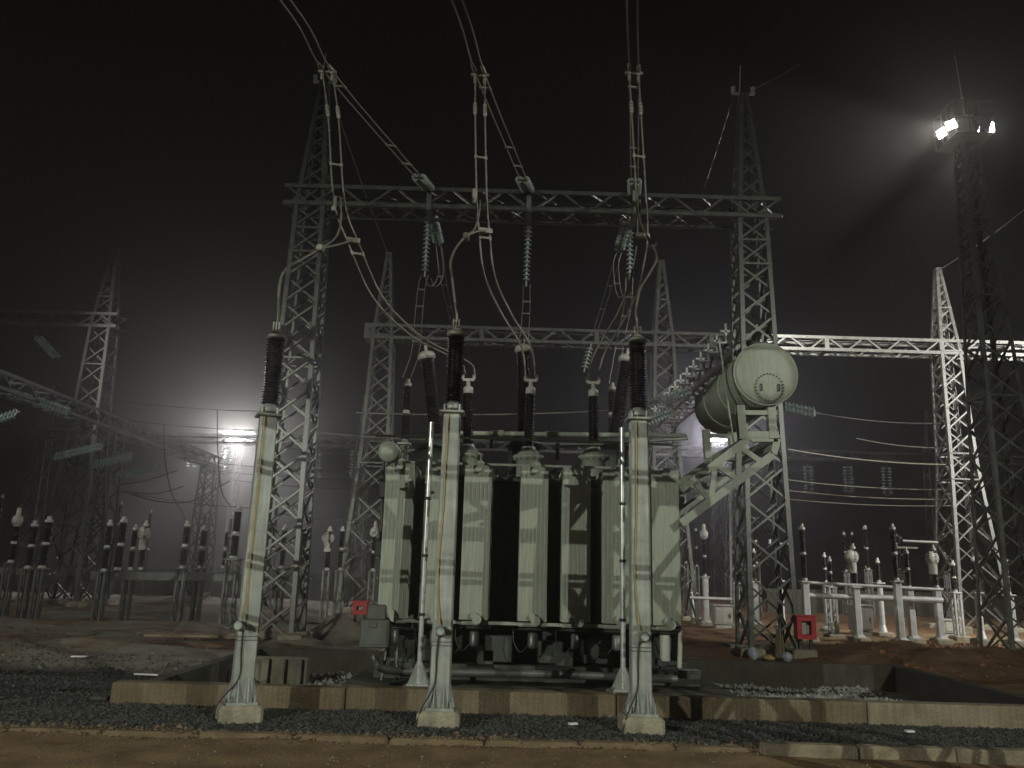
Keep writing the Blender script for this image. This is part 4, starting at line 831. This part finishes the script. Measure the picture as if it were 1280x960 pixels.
# ---------------------------------------------------------------- switchyard equipment
EQ = {}
def post_insulator(label, x, y, zs, zt, r=.075, units=2, col='column', cw=.19, group='post insulators on steel columns', head=None, steel='box', foot=True):
    t_ = thing('post_insulator', label, 'post insulator', (x, y, 0), group)
    m_ = MB()
    if steel == 'box': m_.bev((x, y, zs/2), (cw, cw, zs), .02); m_.bev((x, y, .1), (cw*2.1, cw*2.1, .2), .08)
    elif steel == 'stub': m_.bev((x, y, zs-.12), (cw, cw, .24), .02)
    elif steel == 'pipe': m_.cyl((x, y, 0), (x, y, zs), cw/2, 12); m_.cyl((x, y, 0), (x, y, .05), cw, 12); m_.cyl((x, y, .05), (x, y, .35), cw*.9, 12, cw*.5)
    else:
        for sx in (-1, 1):
            for sy in (-1, 1): m_.bar((x+sx*cw/2, y+sy*cw/2, 0), (x+sx*cw/2, y+sy*cw/2, zs), .055, .055)
        k = 0; z = 0
        while z < zs-.2:
            for sx in (-1, 1): m_.bar((x-cw/2*(1 if k % 2 else -1), y+sx*cw/2, z), (x+cw/2*(1 if k % 2 else -1), y+sx*cw/2, min(zs, z+.35)), .035, .012); m_.bar((x+sx*cw/2, y-cw/2*(1 if k % 2 else -1), z), (x+sx*cw/2, y+cw/2*(1 if k % 2 else -1), min(zs, z+.35)), .012, .035)
            z += .35; k += 1
    m_.bev((x, y, zs+.02), (cw*1.5, cw*1.5, .05), .01); part('support', m_, M[col], t_)
    if foot: m_ = MB(); m_.bev((x, y, .02), (cw*2.6, cw*2.6, .22), .03); part('footing', m_, M['footing'], t_)
    H = (zt-zs-.08)/units
    for u_ in range(units):
        z0 = zs+.05+u_*H; m_ = MB(); sheds(m_, (x, y, z0+.07), (0, 0, 1), H-.12, r*.72, r, max(6, int(H/.07)), 12); part('insulator', m_, M['porc'], t_)
        m_ = MB(); m_.lathe([(r*.9, 0), (r*.9, .03), (r*.75, .035), (r*.75, .08)], (x, y, z0), n=12); part('flange', m_, M['cap'], t_)
    m_ = MB(); m_.lathe([(r*.9, -.05), (r*.9, .02), (r*.5, .03), (r*.5, .12)], (x, y, zt), n=12)
    if head == 'disc':
        m_.lathe([(.05, -.09), (.19, -.08), (.22, 0), (.19, .08), (.05, .09)], (x-.05, y, zt-.28), (.35, -1, 0), 18); m_.cyl((x-.05, y, zt-.75), (x-.05, y, zt-.45), .12, 12)
    elif head == 'arm':
        m_.bar((x-.35, y, zt+.12), (x+.35, y, zt+.12), .05, .05); m_.cyl((x-.3, y, zt+.1), (x-.3, y, zt+.26), .05, 8)
    elif head == 'drum':
        m_.lathe([(.05, -.02), (.13, 0), (.16, .10), (.14, .22), (.07, .28), (.06, .5)], (x, y, zt), n=16)
    part('cap', m_, M['cap'], t_); return t_

RG, LG = 'post insulators of the right bay', 'post insulators of the left bay'
def pi_(label, q, **k): return post_insulator(label, q[0], q[1], q[2], q[3], **k)
W_ = dict(col='galvw', group=RG)
pi_('tall double insulator on a white column just above the red hose box', (8.59, 23.69, 1.63, 3.18), r=.10, **W_)
pi_('tall double insulator on the nearest white column, right of the grey cabinet', (11.14, 23.47, 1.71, 3.24), r=.10, **W_)
pi_('current transformer with a white disc head on a white pipe column before the grey cabinet', (10.28, 24.25, 1.51, 2.69), r=.09, head='disc', units=2, **W_)
pi_('current transformer with a white disc head at the right end of the tube rail', (12.82, 24.53, 1.53, 2.72), r=.09, head='disc', **W_)
pi_('short insulator on a flared white column between the grey cabinet and the nearest column', (12.25, 27.02, 1.64, 2.36), r=.075, units=1, steel='pipe', **W_)
pi_('insulator with a small arm on the second white column from the rail end', (12, 24.53, 1.51, 2.61), r=.085, head='arm', **W_)
pi_('thin insulator on a short lattice leg left of the grey cabinet', (9.97, 25.28, 1.48, 2.32), r=.07, steel='lat', **W_)
pi_('insulator on a plain white column directly right of the red hose box', (10.99, 28.3, 1.58, 2.53), r=.07, **W_)
pi_('insulator with a white round head standing beside the cream cabinet', (7.25, 30.02, 1.68, 3.12), r=.085, head='drum', **W_)
pi_('insulator on a short column left of the cream cabinet', (7.5, 33.03, 1.05, 1.89), r=.07, units=1, **W_)
pi_('insulator on a white column seen through the left face of the right gantry leg', (8.25, 29.58, 1.49, 2.62), r=.08, **W_)
pi_('insulator on a white column seen through the middle of the right gantry leg', (9.03, 29.9, 1.56, 2.65), r=.085, **W_)
pi_('insulator with an arm seen through the right face of the right gantry leg', (9.77, 29.38, 1.62, 2.83), r=.085, head='arm', **W_)
pi_('insulator on a flared white column between the mast legs', (14.29, 25, 1.44, 2.44), r=.085, steel='pipe', **W_)
pi_('insulator on a grey lattice leg directly left of the mast', (14.25, 26.13, 1.41, 2.33), r=.08, steel='lat', **W_)
pi_('insulator cut by the right edge of the picture behind the mast', (15.07, 24.7, 1.4, 2.46), r=.09, **W_)
L_ = dict(col='galv', group=LG, steel='lat', foot=False)
pi_('first double insulator from the left on the grey frame beam, at the bright lattice leg', (-11.76, 24.05, 1.34, 2.76), r=.10, **L_)
pi_('thick double insulator second from the left on the grey frame beam', (-11.44, 24.2, 1.39, 2.87), r=.12, **dict(L_, steel='stub'))
pi_('double insulator third from the left on the grey frame beam', (-11.13, 24.34, 1.4, 2.66), r=.09, **L_)
pi_('double insulator with a white disc head, fourth from the left on the grey frame beam', (-10.88, 24.46, 1.41, 2.79), r=.09, head='disc', **dict(L_, steel='stub'))
pi_('double insulator left of the pair at the right half of the grey frame beam', (-9.57, 24.29, 1.49, 2.81), r=.11, **L_)
pi_('double insulator right of the pair at the right half of the grey frame beam', (-9.12, 24.5, 1.5, 2.72), r=.11, **L_)
pi_('tallest double insulator beside the left surge arrester column', (-8.08, 24.22, 1.81, 3.3), r=.13, cw=.3, **L_)
pi_('slim double insulator between the beam pair and the left surge arrester column', (-8.77, 25.44, 1.52, 2.73), r=.065, **dict(L_, steel='stub'))
pi_('dim double insulator near the left edge, left one of two', (-14.22, 24.47, 1.36, 2.69), r=.12, **L_)
pi_('dim double insulator near the left edge, right one of two', (-13.54, 23.99, 1.38, 2.8), r=.13, **L_)
pi_('current transformer with a pale head at the very left edge', (-15.03, 24.92, 1.51, 2.7), r=.11, head='drum', **L_)
pi_('double insulator behind the left face of the near left gantry leg', (-7.38, 26.95, 1.56, 2.9), r=.10, **L_)
pi_('double insulator behind the middle of the near left gantry leg', (-7, 28.07, 1.57, 2.86), r=.10, **L_)
pi_('double insulator with a white disc head right of the near left gantry leg', (-6.22, 28.45, 1.54, 2.95), r=.10, head='disc', **L_)
pi_('double insulator between the near left gantry leg and the leaning lattice tower', (-5.82, 28.65, 1.55, 2.98), r=.09, **L_)
pi_('insulator half hidden beside the transformer control box', (-4.92, 30.14, 1.55, 2.9), r=.09, head='drum', **L_)
pi_('slim two-part insulator behind the left end of the transformer, under the left droppers', ((-2.35, 17.6, 4.3)[0], 17.6, (-2.36, 17.6, 4.37)[2], (-2.4, 17.6, 5.76)[2]), r=.10, group='slim insulators behind the transformer')
pi_('slim two-part insulator behind the right end of the transformer, under the right droppers', ((2.26, 17.6, 4.43)[0], 17.6, (2.26, 17.6, 4.5)[2], (2.3, 17.6, 5.8)[2]), r=.10, group='slim insulators behind the transformer')
R2 = random.Random(3)
src = None
for side, n in ((-1, 15), (1, 13)):
    for k in range(n):
        x, y = (R2.uniform(-24, -4), R2.uniform(36, 50)) if side < 0 else (R2.uniform(9, 25), R2.uniform(33, 48))
        lb_ = 'dim post insulator in the far hazy rows, '+('left side of the yard' if side < 0 else 'right side of the yard')
        if src is None: src = post_insulator(lb_, x, y, 2.3, 4.3, r=.09, group='far post insulators, left', steel='lat', col='galv', foot=False)
        else: dup(src, (x, y, R2.uniform(-.2, .1)), label=lb_, group='far post insulators, '+('left' if side < 0 else 'right'))
def rail(label, a, b_, r, m, grp, loc=None, box=False):
    m_ = MB()
    if box: m_.bar(a, b_, .22, .24)
    else: m_.cyl(a, b_, r, 10)
    return solo('bus_tube' if not box else 'frame_beam', m_, M[m], label, 'rail', a, grp)
rail('upper white tube rail across the right bay columns', (8.73, 24.2, 1.63), (12.82, 24.2, 1.53), .045, 'galvw', 'rails of the right bay')
rail('lower thicker white tube rail across the right bay columns', (8.75, 24.3, 1.26), (12.84, 24.3, 1.23), .085, 'galvw', 'rails of the right bay')
rail('white rail beside the cream cabinet', (6.22, 28, 1.01), (7.65, 28, 1), .05, 'galvw', 'rails of the right bay')
rail('thin white rail seen above the right bay insulators', (12.15, 25, 2.95), (13.23, 25, 2.93), .04, 'galvw', 'rails of the right bay')
rail('grey steel frame beam carrying the left row of insulators', (-12.18, 24.3, 1.26), (-8.04, 24.3, 1.33), .1, 'galv', 'frame beams of the left bay', box=True)
rail('grey steel frame beam near the left edge behind the tower foot', (-17.1, 27, 1.25), (-15.01, 27, 1.28), .1, 'galv', 'frame beams of the left bay', box=True)
def cabinet(label, q, w, d, grp, m):
    x, y, h = q; t_ = thing('cabinet', label, 'cabinet', (x, y, 0), grp)
    m_ = MB(); m_.bev((x, y, h/2+.06), (w, d, h-.12), .015); m_.box((x, y, h+.01), (w+.08, d+.08, .04)); m_.box((x, y, .04), (w*.9, d*.9, .12)); part('body', m_, M[m], t_)
    m_ = MB(); m_.bev((x-.0, y-d/2-.006, h/2+.06), (w-.09, .02, h-.24), .006); D_ = part('door', m_, M[m], t_); m_ = MB(); m_.bev((x+w*.33, y-d/2-.03, h*.55), (.03, .04, .14), .006); part('handle', m_, M['dark'], D_)
cabinet('cream control cabinet standing behind the right end of the transformer', ((7.56, 29, 0.1)[0], 29, (7.58, 29, 0.75)[2]), .62, .5, 'outdoor cabinets', 'panel')
cabinet('grey control cabinet under the tube rail of the right bay', ((11.75, 27.5, 0.23)[0], 27.5, (11.8, 27.5, 0.92)[2]), .62, .5, 'outdoor cabinets', 'boxgrey')
cabinet('small pale cabinet at the foot of the bright white tower', ((14.62, 27.5, 0.15)[0], 27.5, (14.66, 27.5, 0.54)[2]), .4, .4, 'outdoor cabinets', 'panel')
def hose_box(label, x, y, zb, zt, w, ry):
    t_ = thing('fire_hose_box', label, 'fire box', (x, y, 0), 'red fire hose boxes'); m_ = MB(); d = .24; h = zt-zb
    for sx in (-1, 1): m_.box((x+sx*(w/2-.05), y, (zb+zt)/2), (.10, d, h))
    m_.box((x, y, zt-.05), (w-.2, d, .1)); m_.box((x, y, zb+.05), (w-.2, d, .1)); m_.box((x, y+d/2-.02, (zb+zt)/2), (w-.2, .03, h-.2)); m_.box((x, y, zt+.012), (w+.06, d+.06, .024)); part('body', m_, M['red'], t_)
    m_ = MB(); m_.box((x-.02, y+.02, (zb+zt)/2-.02), (.10, .08, h*.5)); m_.cyl((x+.06, y+.0, zb+.12), (x+.06, y+.0, zb+.30), .04, 10); part('hose', m_, M['cap'], t_)
    m_ = MB(); m_.box((x, y-d/2+.01, (zb+zt)/2), (w-.2, .008, h-.2)); m_ = MB()
    for sx in (-1, 1): m_.bar((x+sx*.12, y, 0), (x+sx*.12, y, zb), .06, .06)
    part('leg', m_, M['dark'], t_)
q = (6.69, 18.6, 0.4); hose_box('red fire hose box on a dark stand in front of the right bay', q[0], 18.6, (6.69, 18.6, 0.42)[2], (6.72, 18.6, 0.91)[2], .42, 0)
q = (-3.67, 21, 0.59); hose_box('red fire hose box peeking out behind the transformer control box', q[0], 21, (-3.67, 21, 0.55)[2], (-3.69, 21, 0.86)[2], .36, 0)
def blob(name, label, p, d, m, seed, grp, cat='bag'):
    R = random.Random(seed); m_ = MB(); n = 12; prof = []
    vs = []; fs = []; rows = 7
    for i in range(rows):
        t = i/(rows-1); rr = sin(pi*(.12+.80*t))**.7
        for k in range(n):
            a = 2*pi*k/n; j = 1+.22*mnoise.noise(Vector((cos(a)*1.6+seed, sin(a)*1.6, t*2.5)))+.05*R.uniform(-1, 1)
            vs.append((p[0]+d[0]/2*rr*j*cos(a), p[1]+d[1]/2*rr*j*sin(a), d[2]*t*(.9+.2*R.random()) if 0 < i < rows-1 else d[2]*t))
    fs = [(i*n+k, i*n+(k+1) % n, (i+1)*n+(k+1) % n, (i+1)*n+k) for i in range(rows-1) for k in range(n)]+[tuple(range(n-1, -1, -1)), tuple(range((rows-1)*n, rows*n))]
    m_.add([(x, y, z+p[2]) for x, y, z in vs], fs, True); return solo(name, m_, M[m], label, cat, p, grp)
blob('plastic_bag', 'crumpled white plastic bag at the foot of the right gantry leg', ((5.38, 18.2, 0.1)[0], 18.2, -.02), (.24, .2, .26), 'bag', 1, 'litter by the pit edge')
blob('plastic_bag', 'bluish round plastic bag right of the gantry leg, by the red box stand', ((6.04, 18, 0.07)[0], 18.0, -.02), (.26, .22, .2), 'bag', 2, 'litter by the pit edge')
blob('sack', 'yellow sack lying at the pit edge between the two pale bags', ((5.68, 18.1, 0.05)[0], 18.1, -.02), (.30, .22, .13), 'bagy', 3, 'litter by the pit edge', 'sack')
x = (6.03, 18.5, 0.22)[0]; m_ = MB(); m_.bar((x, 18.5, -.03), (x+.05, 18.55, .62), .10, .05); solo('timber', m_, M['wood'], 'taller upright timber offcut by the right leg of the near gantry', 'timber', (x, 18.5, 0), 'timber offcuts')
m_ = MB(); m_.bar((x+.14, 18.6, -.03), (x+.10, 18.55, .50), .08, .05); solo('timber', m_, M['wood'], 'shorter upright timber offcut beside the red hose box stand', 'timber', (x+.14, 18.6, 0), 'timber offcuts')
for (gx, gy, _), w, d, rz_, lb_ in (((-7.07, 14.04, 0), .24,.10,.2,'white plastic scrap lying on the brown soil at far left'), ((-5.42, 12.85, 0), .38,.035,-.1,'thin pale strip lying before the left wall of the pit'), ((0.8, 9.73, 0), .10,.05,.4,'tiny pale scrap lying in the gravel under the right radiators'), ((4.65, 9.77, 0), .09,.06,.1,'small greenish scrap lying in the gravel at right')):
    m_ = MB(); m_.box((gx, gy, gz(gx, gy)+.05), (w, d, .02), rz_, None); solo('scrap', m_, M['litter'], lb_, 'litter', (gx, gy, 0), 'scraps on the ground')
gx, gy, _ = (-6.84, 17.84, 0); m_ = MB(); m_.box((gx, gy, gz(gx, gy)+.10), (1.5, .35, .04), .12); solo('plank', m_, M['wood'], 'wide pale plank lying on the soil left of the left arrester column', 'plank', (gx, gy, 0), 'planks on the soil')
m_ = MB(); m_.box((gx+.9, gy+.25, gz(gx, gy)+.07), (1.3, .25, .04), -.15); solo('plank', m_, M['wood'], 'narrower plank right behind the wide pale plank, by the left arrester column', 'plank', (gx+.9, gy+.25, 0), 'planks on the soil')
m_ = MB(); m_.cyl((-10.4, 25, -0.23), (-7.5, 23, -0.12), .10, 10); solo('dark_pipe', m_, M['cable'], 'long dark pipe lying on the dust left of the near gantry leg', 'pipe', (-10.4, 25, -0.23))
def heap(label, x, y, rx, ry, h, m):
    m_ = MB(); n = 26; k = 10; vs = []
    for i in range(k+1):
        t = i/k
        for j in range(n):
            a = 2*pi*j/n; f = 1+.25*mnoise.noise(Vector((cos(a)*1.3, sin(a)*1.3, x)))
            vs.append((x+rx*t*f*cos(a), y+ry*t*f*sin(a), h*(1-t)**1.15*(1+.3*mnoise.noise(Vector((cos(a)*t*3, sin(a)*t*3, y))))-.08*t))
    m_.add(vs, [(i*n+j, (i+1)*n+j, (i+1)*n+(j+1) % n, i*n+(j+1) % n) for i in range(k) for j in range(n)], True); solo('sand_heap', m_, M[m], label, 'heap', (x, y, 0), 'heaps of soil and sand')
heap('grey brown sand heap left of the transformer control box', (-4.04, 20.5, 0.15)[0], 20.5, 1.5, .9, .55, 'mound')
heap('low dark soil heap just behind the left corner of the pit', (-4.28, 19, 0.07)[0]-.4, 18.6, 1.1, .6, .30, 'mound')
# twin busbars of the next bay behind the photographer; their shadows cross the radiators and columns
for lb_, y, z in (('upper twin busbar strung above the photographer', 1.0, 6.88), ('middle twin busbar strung above the photographer', 1.0, 6.19), ('lowest twin busbar strung above the photographer', 1.0, 5.77)):
    t_ = thing('twin_busbar', lb_, 'cable', (0, y, z), 'twin busbars above the photographer')
    for dz in (-.032, .032): m_ = MB(); m_.tube([(-26, y, z+dz), (0, y, z+dz), (26, y, z+dz)], .021, 8); part('cable', m_, M['alum'], t_)

for lb_, xa, xb in (('added low dark wall hiding the lit ground across the back of the left yard', -60, -6), ('added low dark wall hiding the lit ground across the back of the right yard', 14, 62)):  # low walls added to hide the brightly lit ground behind them
    t_ = thing('added_back_wall', lb_, 'wall', (xa, 44.5, 0), 'added back walls'); t_['kind'] = 'thing'; x = xa; k = 0
    while x < xb: m_ = MB(); m_.bev((x+2, 44.5, .55), (3.96, .22, 1.3+.02*(k % 3)), .02); part('wall_panel', m_, M['concd'], t_); x += 4; k += 1

# ---------------------------------------------------------------- night fog
hz = MB(); hz.box((0, 270, 8.0), (820, 680, 20.0)); hm = bpy.data.materials.new('haze'); hm.use_nodes = True; nt = hm.node_tree
nt.nodes.remove(nt.nodes['Principled BSDF']); pv = nt.nodes.new('ShaderNodeVolumePrincipled')
pv.inputs['Color'].default_value = (.95, .92, .90, 1); pv.inputs['Density'].default_value = .0042; pv.inputs['Anisotropy'].default_value = .86
nt.links.new(pv.outputs[0], nt.nodes['Material Output'].inputs['Volume'])
setting('haze', hz, hm, 'stuff')
